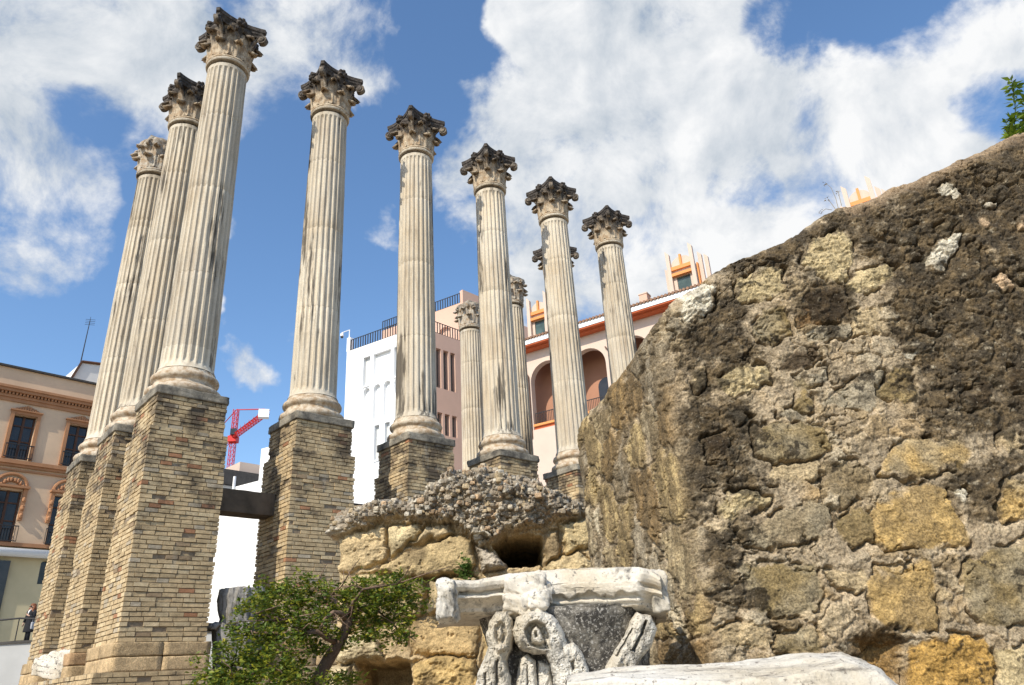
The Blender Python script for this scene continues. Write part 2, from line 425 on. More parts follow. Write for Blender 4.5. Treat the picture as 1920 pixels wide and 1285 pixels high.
def mat_leaf(name, a, bcol, tr=.25):
    m, nt, b = new_mat(name, .5); p = pos(nt)
    c = mixc(nt, 1.0, attr(nt), mixc(nt, ramp(nt, nz(nt, p, 7, 3), [(.35, 0), (.65, 1)]), a, bcol), 'MULTIPLY')
    nt.links.new(c, b.inputs['Base Color'])
    t = nt.nodes.new('ShaderNodeBsdfTranslucent'); nt.links.new(c, t.inputs['Color'])
    mx = nt.nodes.new('ShaderNodeMixShader'); mx.inputs[0].default_value = tr
    o = nt.nodes['Material Output']; nt.links.new(b.outputs[0], mx.inputs[1]); nt.links.new(t.outputs[0], mx.inputs[2]); nt.links.new(mx.outputs[0], o.inputs[0])
    return m
M = {}
M['shaft'] = mat_shaft()
M['capital'] = mat_capital('capital_stone', .30, 1.0)
M['abacus'] = mat_capital('abacus_crust', -.9, -.1, (.3, .25, .2), (.045, .038, .032))
M['volute'] = mat_capital('volute_stone', .2, 1.15, (.55, .48, .38))
M['pale_capital'] = mat_capital('pale_capital_stone', .75, 1.7, (.50, .45, .37), (.10, .09, .08))
M['base'] = mat_capital('column_base_stone', .9, 1.9, (.56, .48, .37), (.10, .085, .07))
M['brick'] = mat_brick(); M['cap'] = mat_cap()
M['rubble'] = mat_attr('rubble_wall', 11, (.66, 1.32), 75, .014, .92, None, (.50, 1.42), 42)
M['sand'] = mat_attr('sandstone', 5, (.66, 1.25), 45, .016, .92, speck=(26, .64, (.10, .07, .04), .75), fa=(.62, 1.30))
M['concrete_rubble'] = mat_attr('roman_concrete', 4, (.8, 1.3), 40, .02, .95, None, (.65, 1.35))
M['marble'] = mat_marble('weathered_marble', (.70, .655, .575), (.085, .08, .072), .56, (1, 1, .8))
M['marble_dark'] = mat_marble('lichen_marble', (.42, .40, .36), (.055, .052, .05), .42)
M['bell'] = mat_marble('crusted_marble', (.30, .28, .245), (.028, .025, .023), .33, (2.5, 2.5, 2.5), wide=.22)
M['bell'] = mat_marble('speckled_marble', (.30, .28, .245), (.028, .025, .023), .33, (2.5, 2.5, 2.5), wide=.22)
_nt = M['bell'].node_tree; _b = _nt.nodes['Principled BSDF']; _c = _b.inputs['Base Color'].links[0].from_socket
_nt.links.new(mixc(_nt, ramp(_nt, nz(_nt, pos(_nt), 62, 5, .7), [(.545, 0), (.60, .8)]), _c, (.46, .43, .38)), _b.inputs['Base Color'])
M['marble_leaf'] = mat_marble('stained_marble', (.64, .605, .535), (.06, .056, .05), .53, (1.3, 1.3, .7), wide=.16)
M['slab'] = mat_marble('marble_slab_stone', (.66, .62, .54), (.12, .10, .085), .545, (.7, 3, 3))
M['darkstone'] = mat_marble('dark_carved_stone', (.27, .262, .25), (.07, .07, .07), .50, (3, 3, .6))

# ================================================================== THE TEMPLE
YAW = 0.736378
AV = Vector((math.cos(YAW), math.sin(YAW), 0)); BV = Vector((-math.sin(YAW), math.cos(YAW), 0))
C0 = Vector((-7.12228, 14.95301, 0)); SA, SB = 3.0, 2.92428
POD = EYE + .48                 # top of the brick podium
PT = EYE + 5.83                 # top of the piers
def gridpt(i, j): return C0 + AV * (SA * i) + BV * (SB * j)

def brick_color(rng):
    b = np.array((.50, .375, .215)) * rng.uniform(.86, 1.08)
    q = rng.random()
    if q < .035: b = np.array((.36, .18, .095)) * rng.uniform(.8, 1.2)
    elif q < .10: b = np.array((.42, .35, .25)) * rng.uniform(.8, 1.1)
    elif q < .32: b = np.array((.55, .43, .26)) * rng.uniform(.85, 1.1)
    elif q < .335: b = np.array((.30, .215, .13)) * rng.uniform(.8, 1.2)
    return b
def brick_block(mb, hx, hy, z0, z1, rng, ch=.085, skin=.11, cx=0, cy=0, sides=(1, 1, 1, 1)):
    "bonded brick courses round a mortar core; every brick its own box"
    g = .017
    mb.box((cx - hx + .022, cy - hy + .022, z0), (cx + hx - .022, cy + hy - .022, z1 - .004), (.26, .20, .135))
    n = max(1, int(round((z1 - z0) / ch))); ch = (z1 - z0) / n
    for k in range(n):
        za, zb = z0 + k * ch + g * .5, z0 + (k + 1) * ch - g * .5
        for side in range(4):
            if not sides[side]: continue
            alongx = side in (0, 2)
            h = hx if alongx else hy; o = hy if alongx else hx
            lead = (k % 2 == 0) == alongx
            e = h if lead else h - skin - .01
            s = -e
            first = True
            while s < e - .02:
                L_ = rng.uniform(.21, .31) * (.6 if (first and k % 3 == 1) else 1); first = False
                t = min(e, s + L_)
                if e - t < .09: t = e
                out = rng.uniform(-.005, .011)
                if rng.random() < .045: out = -rng.uniform(.012, .035)
                a0, a1 = s + g * .4, t - g * .4
                if t == e: a1 = e + (out if lead else 0)
                if s == -e: a0 = -e - (out if lead else 0)
                dz = rng.uniform(-.003, .003)
                lo, hi = o - skin, o + out
                if side == 0: A_, B_ = (cx + a0, cy - hi, za + dz), (cx + a1, cy - lo, zb + dz)
                elif side == 2: A_, B_ = (cx + a0, cy + lo, za + dz), (cx + a1, cy + hi, zb + dz)
                elif side == 1: A_, B_ = (cx + lo, cy + a0, za + dz), (cx + hi, cy + a1, zb + dz)
                else: A_, B_ = (cx - hi, cy + a0, za + dz), (cx - lo, cy + a1, zb + dz)
                mb.box(A_, B_, brick_color(rng), .0035, rng)
                s = t
def make_pier(i, j, label, seed):
    rng = np.random.default_rng(seed)
    p = gridpt(i, j); e = empty('brick_pier', (p.x, p.y, POD), YAW)
    tag(e, label, 'pier', 'stepped brick piers under the columns', 'thing')
    mb = MB(); brick_block(mb, .768, .768, .49, 4.47, rng); mb.build('pier_shaft', M['brick'], e)
    mb = MB(); brick_block(mb, .70, .70, 4.47, 5.17, rng); mb.build('pier_neck', M['brick'], e)
    # sloping mortar fillet where the pier steps in
    V, F = lump((1.49, 1.49, .20), 20, .3, .03, 3, seed, .016); V[:, 2] += 5.26
    MB().add(V, F).build('cap_stone', M['cap'], e, True)
    mb = MB()
    for k, (z0, z1) in enumerate(((.0, .25), (.25, .49))):
        for sx_ in (-1, 1):
            for sy_ in (-1, 1):
                V, F = lump((.845, .845, z1 - z0 - .008), 8, .12, .014, 4, seed + k + sx_ * 3 + sy_ * 5, .008)
                V += np.array((sx_ * .425, sy_ * .425, (z0 + z1) / 2))
                mb.add(V, F, np.array((.50, .36, .20)) * rng.uniform(.8, 1.1) if rng.random() > .25 else np.array((.44, .285, .155)))
    mb.build('plinth', M['sand'], e, True)
    return e

# ---- column: shaft, base, capital (> abacus, volutes, fleurons)
RB, RT, HS0, HS1 = .555, .485, .57, 9.28
def shaft_mesh():
    n, fl = 192, 24
    zs = [0, .03, .06, .10, .16, .24] + list(np.linspace(.5, 8.2, 34)) + [8.36, 8.42, 8.46, 8.50, 8.53, 8.56]
    for zj in (2.35, 4.7, 6.9):
        zs += [zj - .02, zj - .006, zj + .006, zj + .02]
    zs = sorted(zs); rows = []
    th = np.arange(n) * 2 * math.pi / n; u = (np.arange(n) % (n // fl)) / (n // fl)
    w = np.clip(np.abs(u - .5) / .36, 0, 1)           # 0 mid-flute, 1 at the fillet
    prof = np.sqrt(np.maximum(0, 1 - w ** 2))
    H = HS1 - HS0
    for z in zs:
        t = z / H
        r = RB + (RT - RB) * (t ** 1.35)
        r += .045 * max(0, 1 - z / .16) ** 2 + .018 * max(0, (z - (H - .25)) / .25) ** 2
        dep = .050 * sstep(.12, .19, np.array(z)) * (1 - sstep(8.40, 8.46, np.array(z)))
        rr = r - dep * prof
        for zj in (2.35, 4.7, 6.9):
            if abs(z - zj) < .01: rr = rr - .008
        ch = fbm(th * 3.1, np.full(n, z * 1.3), 5, 3) * .008
        bite = np.maximum(0, fbm(th * 5, np.full(n, z * 2.2), 11, 3) - .34) * .10
        rr = rr + ch - bite
        rows.append(np.stack([rr * np.cos(th), rr * np.sin(th), np.full(n, z + HS0)], 1))
    return rows, n
def leaf(mb, ang, r0, h, wid, curl, z0=0, lean=.10, rng=None, nrow=12):
    "acanthus leaf: hugs the bell, tip curls out and down, lobed edge, raised midrib"
    V = []; ncol = 11
    for i in range(nrow + 1):
        s = i / nrow
        if s < .74: z = h * s / .74 * .93; out = lean * (s / .74) ** 2
        else:
            q = (s - .74) / .26 * math.pi * .85
            z = h * .93 + math.sin(q) * h * .07 * 1.2 - (1 - math.cos(q)) * .05; out = lean + (1 - math.cos(q)) * curl * .55
        ww = wid * (.62 + .55 * math.sin(min(1, s * 1.15) * math.pi * .8)) * (1 - .55 * max(0, s - .7) / .3)
        ww *= 1 + .20 * abs(math.sin(s * math.pi * 4.5)) - .1
        for k in range(ncol):
            t = -1 + 2 * k / (ncol - 1)
            rel = .028 * (1 - abs(t)) ** 1.5 + .018 * math.cos(t * math.pi * 3.2) - .035 * abs(t) ** 2
            rr = r0 + out + rel + .02
            a = ang + t * ww / max(.3, r0 + out)
            V.append((rr * math.cos(a), rr * math.sin(a), z0 + z - .03 * abs(t) * s))
    m = len(V); V2 = [(x * .9, y * .9, z - .01) for x, y, z in V]
    F = []
    for i in range(nrow):
        for k in range(ncol - 1):
            a = i * ncol + k; F += [(a, a + 1, a + ncol + 1, a + ncol), (m + a, m + a + ncol, m + a + ncol + 1, m + a + 1)]
    for i in range(nrow):
        for k in (0, ncol - 1):
            a = i * ncol + k; q = (a, a + ncol, m + a + ncol, m + a); F.append(q if k == 0 else q[::-1])
    for k in range(ncol - 1):
        a = nrow * ncol + k; F.append((a, a + 1, m + a + 1, m + a))
    mb.add(V + V2, F)
def volute_path(turns=1.35, r0=.50, z0=.62, r1=.86, z1=1.09, rad=.135):
    pts = []
    for i in range(12):
        s = i / 11; pts.append((r0 + (r1 - .02 - r0) * s ** 1.25, z0 + (z1 - z0) * (1 - (1 - s) ** 1.7)))
    cxr, czr = r1 - .01, z1 - rad
    for i in range(1, 30):
        q = i / 29 * turns * 2 * math.pi; rr = rad * (1 - .72 * i / 29)
        pts.append((cxr + rr * math.sin(q), czr + rr * math.cos(q)))
    return pts
def ribbon(mb, path, ang, w0, w1, th, off=0, wmax=None):
    ca, sa = math.cos(ang), math.sin(ang); V = []; n = len(path)
    for i, (r, z) in enumerate(path):
        a = path[max(0, i - 1)]; b_ = path[min(n - 1, i + 1)]
        tx, tz = b_[0] - a[0], b_[1] - a[1]; L_ = math.hypot(tx, tz) or 1; nx, nz_ = -tz / L_, tx / L_
        w = w0 + (w1 - w0) * i / (n - 1)
        for (s, t) in ((-1, .5), (-.5, .1), (0, .5), (.5, .1), (1, .5), (1, -.5), (-1, -.5)):
            rr = r + nx * th * t; zz = z + nz_ * th * t; q = off + s * w
            V.append((rr * ca - q * sa, rr * sa + q * ca, zz))
    k = 7; F = [(i * k + j, i * k + (j + 1) % k, (i + 1) * k + (j + 1) % k, (i + 1) * k + j) for i in range(n - 1) for j in range(k)]
    F += [tuple(range(k))[::-1], tuple((n - 1) * k + j for j in range(k))]
    mb.add(V, F)
def bell(mb, top=1.12):
    mb.lathe([(.47, -.02), (.53, .0), (.555, .035), (.54, .075), (.49, .10), (.475, .16), (.485, .5), (.53, .85), (.60, 1.05), (.63, top), (.60, top + .01)], 40)
def abacus_mesh():
    out = []; L_, tr = .70, .075
    for sd_ in range(4):
        a = math.pi / 2 * sd_
        for k in range(13):
            t = -1 + k / 6; x = t * (L_ - tr); y = -(.575 + (L_ + tr - .575 - .08) * abs(t) ** 2.2 * .98)
            out.append((x * math.cos(a) - y * math.sin(a), x * math.sin(a) + y * math.cos(a)))
    return out
def make_column(kind, seed):
    e = empty('corinthian_column', (0, 0, PT), YAW)
    rows, n = shaft_mesh(); mb = MB(); nr = len(rows)
    F = [(i * n + k, i * n + (k + 1) % n, (i + 1) * n + (k + 1) % n, (i + 1) * n + k) for i in range(nr - 1) for k in range(n)]
    mb.add(np.concatenate(rows), F); mb.lathe([(.50, 9.22), (.535, 9.225), (.552, 9.26), (.535, 9.295), (.50, 9.30)], 48)
    o = mb.build('shaft', M['shaft'], e, True)
    try: o.data.set_sharp_from_angle(angle=R(38))
    except Exception: pass
    mb = MB(); mb.lathe([(.60, -.06), (.715, .0), (.755, .045), (.765, .09), (.75, .14), (.705, .175), (.665, .18), (.66, .20), (.628, .235), (.62, .28), (.635, .315), (.665, .33), (.69, .36), (.697, .40), (.68, .445), (.645, .465), (.63, .47), (.628, .50), (.60, .52), (.59, .58), (.50, .59)], 64)
    mb.jitter(.011, 5, 3); mb.build('base', M['base'], e, True)
    mb = MB(); bell(mb)
    broken = kind == 'broken'
    for k in range(8): leaf(mb, k * math.pi / 4, .485, .50, .20, .17, .10, .06)
    for k in range(8): leaf(mb, (k + .5) * math.pi / 4, .49, .80, .17, .19, .12, .10)
    if not broken:
        for sd_ in range(4):                                   # inner helices that meet under each fleuron
            for s in (-1, 1):
                ribbon(mb, volute_path(1.1, .51, .66, .60, 1.07, .075), sd_ * math.pi / 2 + s * .17, .04, .028, .03)
                ribbon(mb, volute_path(.5, .50, .55, .62, .86, .05), sd_ * math.pi / 2 + s * .36, .05, .03, .04)
    else:
        for k in range(9):
            a = k * .7 + seed; V, F = lump((.42, .42, .34), 8, .6, .05, 5, seed + k, .03)
            mb.add(V + np.array((.40 * math.cos(a), .40 * math.sin(a), 1.0 + .07 * math.sin(k * 2.3))), F)
        V, F = lump((.95, .95, .22), 12, .5, .06, 3, seed, .03); mb.add(V + np.array((.03, 0, 1.17)), F)
        for k in range(5):
            ribbon(mb, volute_path(.8, .50, .62, .66, 1.02, .09), k * 1.27 + .4, .06, .04, .05)
    mb.jitter(.016, 6, seed)
    cap = mb.build('capital', M['pale_capital' if broken else 'capital'], e, True); cap.location.z = 9.29
    if broken: return e
    mb = MB(); P2 = abacus_mesh(); m = len(P2)
    lv = [(.86, 1.04), (.89, 1.09), (.94, 1.13), (.945, 1.19), (.99, 1.21), (1.0, 1.315), (.985, 1.33)]
    V = [(x * s, y * s, z) for s, z in lv for x, y in P2]
    F = [(i * m + k, i * m + (k + 1) % m, (i + 1) * m + (k + 1) % m, (i + 1) * m + k) for i in range(len(lv) - 1) for k in range(m)]
    F += [tuple(range(m))[::-1], tuple((len(lv) - 1) * m + k for k in range(m))]
    mb.add(V, F); mb.jitter(.010, 5, seed + 1); mb.build('abacus', M['abacus'], cap)
    for sd_ in range(4):
        a = sd_ * math.pi / 2 + math.pi / 4
        mb = MB(); ribbon(mb, volute_path(), a, .045, .085, .055)
        mb.tube([(0.84 * math.cos(a) - .075 * math.sin(a), .84 * math.sin(a) + .075 * math.cos(a), .955), (0.84 * math.cos(a) + .075 * math.sin(a), .84 * math.sin(a) - .075 * math.cos(a), .955)], .085, 12)
        mb.jitter(.012, 7, seed + sd_); mb.build('volute', M['volute'], cap, True)
        a = sd_ * math.pi / 2; mb = MB()
        V, F = lump((.17, .25, .24), 8, .9, .02, 6, seed + sd_, .01)
        for k in range(5):
            q = k * 2 * math.pi / 5; Vp, Fp = lump((.12, .10, .10), 4, .9, .01, 6, seed + k)
            V2 = Vp + np.array((.05, .085 * math.cos(q), .085 * math.sin(q))); mb.add(V2, Fp)
        mb.add(V, F)
        P = np.concatenate(mb.v); Q = P + np.array((.60, 0, 1.22))
        mb.v = [np.stack([Q[:, 0] * math.cos(a) - Q[:, 1] * math.sin(a), Q[:, 0] * math.sin(a) + Q[:, 1] * math.cos(a), Q[:, 2]], 1)]; mb.c = [np.concatenate(mb.c)]
        mb.build('fleuron', M['abacus'], cap, True)
    return e
whole = make_column('whole', 3); broken = make_column('broken', 8)
COLS = [(0, 0, 'w', 'tall fluted column on the front corner pier nearest the camera, black crusted capital', 0),
        (1, 0, 'w', 'second fluted column of the long row, standing alone above the roof beam and red crane', .4),
        (2, 0, 'w', 'fluted column in front of the white building, black capital under a sunlit cloud edge', .9),
        (3, 0, 'w', 'fluted column on the pier just behind the heap of rubble concrete', 1.7),
        (4, 0, 'w', 'fluted column with a pale upper shaft and black streaks beside the arcade', 2.5),
        (5, 0, 'w', 'last fluted column of the long row, its foot hidden by the rubble wall', 3.1),
        (0, 1, 'w', 'fluted column half hidden behind the corner column, dark full capital', 1.2),
        (0, 2, 'b', 'fluted column furthest left with a broken rounded capital', 2.2),
        (5, 1, 'w', 'far column whose dark capital peeks out on both sides of another shaft', .6),
        (5, 2, 'b', 'far column almost hidden behind another shaft, only its right edge showing', 1.9),
        (5, 3, 'b', 'slender far column with a pale worn round capital before the pink facade', 2.9)]
PIERS = {(0, 0): 'big stepped brick pier on the corner, broad front face in sun', (1, 0): 'brick pier on the right of the dark concrete beam, partly behind the tree',
         (2, 0): 'brick pier rising behind the left end of the ruin, half in shadow', (3, 0): 'brick pier whose neck shows above the heap of rubble concrete',
         (4, 0): 'brick pier peeping out just left of the rubble wall', (5, 0): 'brick pier hidden behind the rubble wall',
         (0, 1): 'narrow looking middle brick pier between the corner pier and the leftmost one', (0, 2): 'leftmost brick pier, next to the walkway and person',
         (5, 1): 'brick pier of the far row hidden low behind the ruin', (5, 2): 'second hidden brick pier of the far row', (5, 3): 'third hidden brick pier of the far row'}
used = {'w': False, 'b': False}
for i, j, k, lab, spin in COLS:
    src = whole if k == 'w' else broken
    o = src if not used[k] else copy_tree(src); used[k] = True
    p = gridpt(i, j); o.location = (p.x, p.y, PT + (-.1 if (i, j) in ((5, 2), (5, 3)) else 0))
    o.rotation_euler.z = YAW + (round(spin * 1.3) % 4) * math.pi / 2
    tag(o, lab, 'column', 'fluted corinthian columns of the temple', 'thing')
    if (i, j) in ((0, 0), (1, 0), (2, 0), (3, 0), (4, 0), (0, 1), (0, 2)):
        make_pier(i, j, PIERS[(i, j)], 100 + i * 7 + j * 31)
    elif (i, j) == (5, 0): make_pier(i, j, PIERS[(i, j)], 200)
    else:
        make_pier(i, j, PIERS[(i, j)], 300 + j)

# podium of brick under the rows and the concrete ties between the piers
rng = np.random.default_rng(5)
e = empty('brick_podium', (C0.x, C0.y, 0), YAW); tag(e, 'low brick podium wall running under the feet of the piers', 'podium', kind='thing')
mb = MB(); brick_block(mb, 1.2, 4.4, .9, POD - .004, rng, cx=0, cy=3.1, sides=(1, 0, 0, 1)); mb.box((-1.18, -1.28, -.2), (1.18, 7.48, .9), (.34, .28, .2)); mb.build('podium_wing', M['brick'], e)
mb = MB(); brick_block(mb, 8.4, 1.2, .9, POD - .008, rng, cx=7.42 + 2.2, cy=-.1, sides=(1, 0, 0, 0)); mb.box((1.23, -1.28, -.2), (18, 1.08, .9), (.34, .28, .2)); mb.build('podium_front', M['brick'], e)
mb = MB(); mb.box((13.8, 1.12, -.2), (16.2, 10, POD - .02), (.34, .28, .2)); mb.build('podium_back', M['brick'], e)
M['tie'] = mat_flat('dark_concrete', (.115, .09, .066), .5, 2.5, .9, .01)
BZ0, BZ1 = None, None
def zseen(p, y):
    lo, hi = -2.0, 20.0
    for _ in range(50):
        m_ = (lo + hi) / 2; d = Vector((p.x, p.y, m_ - EYE)); yy = 642.5 - FPX * d.dot(UPV) / d.dot(FWD)
        if yy > y: lo = m_
        else: hi = m_
    return lo
pb = gridpt(0, 0) + AV * .8
BZ1, BZ0 = zseen(pb, 913), zseen(pb, 957)
for i, lab in ((0, 'dark weathered concrete beam between the corner pier and its neighbour'), (1, 'short glimpse of dark concrete beam behind the ruin, left of a brick pier')):
    p = gridpt(i, 0) + AV * 1.5
    o = empty('concrete_beam', (p.x, p.y, BZ0), YAW); tag(o, lab, 'beam', 'concrete ties between the piers', 'thing')
    V, F = lump((1.44, .5, BZ1 - BZ0), 12, .08, .012, 3, i); V[:, 2] += (BZ1 - BZ0) / 2; V[:, 1] += .2
    MB().add(V, F).build('beam_body', M['tie'], o)

# ================================================================== MASONRY SHEETS (rubble wall, ruin)
def path_sample(path, step, rnd=.15):
    "rounded plan polyline -> points, normals (to the left-hand front), cumulative length"
    P = [np.array(p, float) for p in path]; pts = [P[0]]
    for i in range(1, len(P) - 1):
        a, b, c = P[i - 1], P[i], P[i + 1]
        d1 = (a - b) / np.linalg.norm(a - b); d2 = (c - b) / np.linalg.norm(c - b)
        for t in np.linspace(0, 1, 7):
            p0, p1 = b + d1 * rnd, b + d2 * rnd; pts.append((1 - t) ** 2 * p0 + 2 * t * (1 - t) * b + t * t * p1)
    pts.append(P[-1]); pts = np.array(pts)
    cu = np.concatenate([[0], np.cumsum(np.linalg.norm(np.diff(pts, axis=0), axis=1))])
    u = [0]
    while u[-1] < cu[-1]:
        u.append(u[-1] + (step(u[-1]) if callable(step) else step))
    u = np.array(u[:-1] + [cu[-1]])
    X = np.stack([np.interp(u, cu, pts[:, 0]), np.interp(u, cu, pts[:, 1])], 1)
    T = np.gradient(X, u, axis=0); T /= np.linalg.norm(T, axis=1, keepdims=True)
    return X, np.stack([T[:, 1], -T[:, 0]], 1), u
def poly_uz(px, dep, u0, x0):
    out = []
    for x, y in px:
        q = at(x, y, dep); out.append((u0 + q.x - x0, q.z))
    return out
CREAM, OCHRE, OCHRE2, GREYB, GREY, WHITE, OLIVE, DARKB, PEACH, TAN, BROWN = ((.47, .385, .235), (.44, .305, .13), (.41, .255, .08), (.25, .20, .13), (.31, .27, .205), (.60, .56, .48),
    (.225, .17, .085), (.085, .062, .04), (.60, .44, .30), (.42, .335, .215), (.20, .125, .06))

# ---------------- the big rubble wall on the right
WD = 5.2
xl = at(1078, 800, 7.2); xc = at(1262, 800, WD)
wpath = [(2.6, 8.6), (1.25, 8.1), (xl.x, 7.2), (xc.x, WD), (6.2, WD)]
tmpX, tmpN, tmpU = path_sample(wpath, .05, .16)
ic = np.argmin(np.hypot(tmpX[:, 0] - xc.x, tmpX[:, 1] - WD)); il = np.argmin(np.hypot(tmpX[:, 0] - xl.x, tmpX[:, 1] - 7.2))
UC, UL = tmpU[ic] + 0.02, tmpU[il]
def wstep(u):
    if u < UL - .1: return .04
    if u < UC - .25: return .0125
    return .0068 if u < UC + 3.6 else .03
wX, wN, wU = path_sample(wpath, wstep, .16)
top_main = [(1240, 572), (1262, 548), (1300, 524), (1333, 497), (1375, 479), (1400, 470), (1455, 446), (1488, 428), (1530, 396), (1560, 383), (1620, 367), (1660, 345), (1700, 330), (1740, 317), (1800, 287), (1850, 265), (1880, 248), (1920, 238), (2050, 215), (2300, 205)]
top_end = [(1072, 812), (1090, 775), (1130, 733), (1160, 690), (1185, 655), (1215, 612), (1240, 576)]
nE = Vector((-(7.2 - WD), -(xc.x - xl.x), 0)).normalized()
uz = []
for x, y in top_end:
    q = onplane(x, y, (xc.x, WD, 0), nE); uz.append((UC - math.hypot(q.x - xc.x, q.y - WD), q.z))
for x, y in top_main[1:]:
    q = at(x, y, WD); uz.append((UC + q.x - xc.x, q.z))
uz = np.array(sorted(uz))
wT = np.interp(wU, uz[:, 0], uz[:, 1]); wT = wT + fbm(wU * 5, wU * 0, 3, 4) * .035
def U_(pl): return poly_uz(pl, WD, UC, xc.x)
STONES = [  # outline in the wall's face (given through the photo), colour, how proud, roughness
 ([(1262, 548), (1300, 530), (1332, 536), (1326, 575), (1300, 597), (1272, 602), (1258, 580)], WHITE, .060, .9),
 ([(1364, 522), (1420, 499), (1456, 506), (1452, 546), (1410, 566), (1368, 562)], CREAM, .05, .6),
 ([(1487, 497), (1515, 447), (1560, 430), (1588, 455), (1578, 520), (1560, 532), (1500, 512)], CREAM, .055, .7),
 ([(1573, 532), (1600, 510), (1642, 498), (1662, 504), (1645, 527), (1612, 552), (1580, 546)], CREAM, .06, .7),
 ([(1475, 582), (1500, 546), (1535, 530), (1572, 540), (1578, 590), (1530, 612), (1485, 612)], BROWN, .02, .6),
 ([(1400, 612), (1415, 582), (1455, 578), (1472, 630), (1430, 647), (1402, 640)], OLIVE, .02, 1),
 ([(1495, 632), (1520, 610), (1582, 608), (1580, 632), (1500, 643)], GREY, .03, .4),
 ([(1443, 692), (1475, 656), (1510, 650), (1522, 670), (1500, 690), (1450, 697)], DARKB, .035, .5),
 ([(1478, 706), (1530, 688), (1536, 715), (1510, 727)], GREY, .05, .5),
 ([(1318, 722), (1360, 690), (1420, 688), (1432, 715), (1390, 737), (1340, 737)], CREAM, .06, .8),
 ([(1281, 697), (1305, 688), (1312, 715), (1290, 738)], TAN, .045, .6),
 ([(1472, 716), (1490, 710), (1510, 732), (1512, 772), (1480, 772)], OLIVE, .03, .4),
 ([(1530, 760), (1560, 730), (1602, 700), (1642, 700), (1652, 742), (1612, 772)], GREY, .015, .4),
 ([(1393, 802), (1440, 795), (1482, 795), (1530, 805), (1547, 832), (1530, 856), (1440, 863), (1400, 852)], OLIVE, .045, .25),
 ([(1327, 962), (1350, 920), (1402, 918), (1432, 936), (1400, 962), (1350, 982)], CREAM, .06, .8),
 ([(1438, 872), (1520, 868), (1527, 890), (1480, 917), (1420, 906)], TAN, .03, .4),
 ([(1528, 872), (1592, 864), (1622, 900), (1612, 932), (1560, 952), (1525, 930)], GREYB, .03, .4),
 ([(1370, 1002), (1440, 962), (1500, 940), (1542, 955), (1542, 1002), (1480, 1022), (1380, 1027)], GREYB, .04, .3),
 ([(1553, 972), (1600, 955), (1627, 985), (1627, 1012), (1590, 1027), (1555, 1002)], OLIVE, .04, .3),
 ([(1363, 1062), (1440, 1054), (1512, 1060), (1527, 1112), (1500, 1152), (1440, 1157), (1388, 1132)], OLIVE, .045, .3),
 ([(1535, 1072), (1600, 1068), (1617, 1090), (1590, 1112), (1545, 1102)], TAN, .025, .5),
 ([(1627, 892), (1650, 850), (1690, 825), (1772, 823), (1802, 850), (1780, 882), (1680, 902)], OCHRE, .05, .25),
 ([(1618, 957), (1650, 925), (1720, 905), (1762, 920), (1792, 985), (1802, 1022), (1700, 1027), (1640, 1032), (1620, 990)], OCHRE, .06, .35),
 ([(1853, 942), (1870, 900), (1905, 884), (1945, 888), (1945, 972), (1870, 978)], OCHRE, .05, .9),
 ([(1608, 1092), (1640, 1065), (1722, 1054), (1742, 1132), (1737, 1182), (1680, 1183), (1625, 1162)], OCHRE, .06, .3),
 ([(1788, 1062), (1850, 1030), (1945, 996), (1945, 1165), (1830, 1178), (1788, 1132)], OLIVE, .07, .3),
 ([(1688, 1212), (1750, 1188), (1822, 1200), (1852, 1242), (1842, 1320), (1690, 1320)], OCHRE2, .06, .6),
 ([(1428, 1212), (1480, 1180), (1512, 1180), (1517, 1222), (1440, 1227)], OLIVE, .05, .3),
 ([(1328, 1182), (1390, 1160), (1442, 1187), (1420, 1212), (1340, 1217)], TAN, .05, .6),
 ([(1850, 1217), (1945, 1208), (1945, 1320), (1858, 1320)], CREAM, .05, .5),
 ([(1738, 367), (1758, 344), (1787, 365), (1770, 378)], WHITE, .06, .8), ([(1834, 352), (1870, 343), (1888, 370), (1840, 378)], GREY, .06, .9),
 ([(1836, 380), (1858, 378), (1852, 390), (1838, 390)], WHITE, .04, .4), ([(1738, 427), (1778, 413), (1760, 448)], TAN, .05, .9),
 ([(1713, 477), (1750, 450), (1792, 433), (1787, 467), (1762, 490), (1757, 512), (1718, 507)], WHITE, .075, .9), ([(1688, 502), (1716, 488), (1718, 516), (1692, 514)], GREY, .06, .6),
 ([(1668, 442), (1706, 423), (1702, 457), (1670, 462)], GREY, .03, .5), ([(1893, 415), (1905, 405), (1916, 412), (1908, 426), (1896, 428)], PEACH, .06, .2),
 ([(1826, 412), (1836, 411), (1838, 421), (1828, 422)], PEACH, .04, .2), ([(1838, 522), (1870, 513), (1888, 542), (1868, 552)], PEACH, .055, .8),
 ([(1898, 512), (1945, 498), (1945, 534), (1895, 527)], TAN, .06, .7), ([(1582, 582), (1637, 573), (1642, 622), (1585, 632)], TAN, .03, .6),
 ([(1632, 737), (1660, 690), (1692, 690), (1707, 752), (1680, 757)], OLIVE, .03, .5), ([(1788, 742), (1820, 718), (1852, 725), (1842, 762), (1800, 772)], BROWN, .05, .6),
 ([(1880, 690), (1918, 688), (1930, 742), (1870, 732)], BROWN, .05, .6), ([(1678, 662), (1702, 662), (1692, 677)], WHITE, .035, .6),
 ([(1803, 458), (1826, 452), (1822, 486), (1810, 484)], TAN, .04, .6), ([(1770, 925), (1790, 915), (1806, 930), (1790, 945)], WHITE, .03, .4),
 ([(1855, 812), (1885, 802), (1905, 830), (1880, 850), (1862, 840)], TAN, .05, .6), ([(1900, 640), (1945, 620), (1945, 680), (1910, 675)], BROWN, .05, .5),
 ([(1440, 780), (1470, 765), (1500, 775), (1490, 790)], GREY, .02, .5), ([(1340, 780), (1370, 765), (1395, 780), (1370, 795)], GREY, .03, .6),
 ([(1300, 820), (1345, 815), (1352, 860), (1310, 868)], BROWN, .035, .6)]
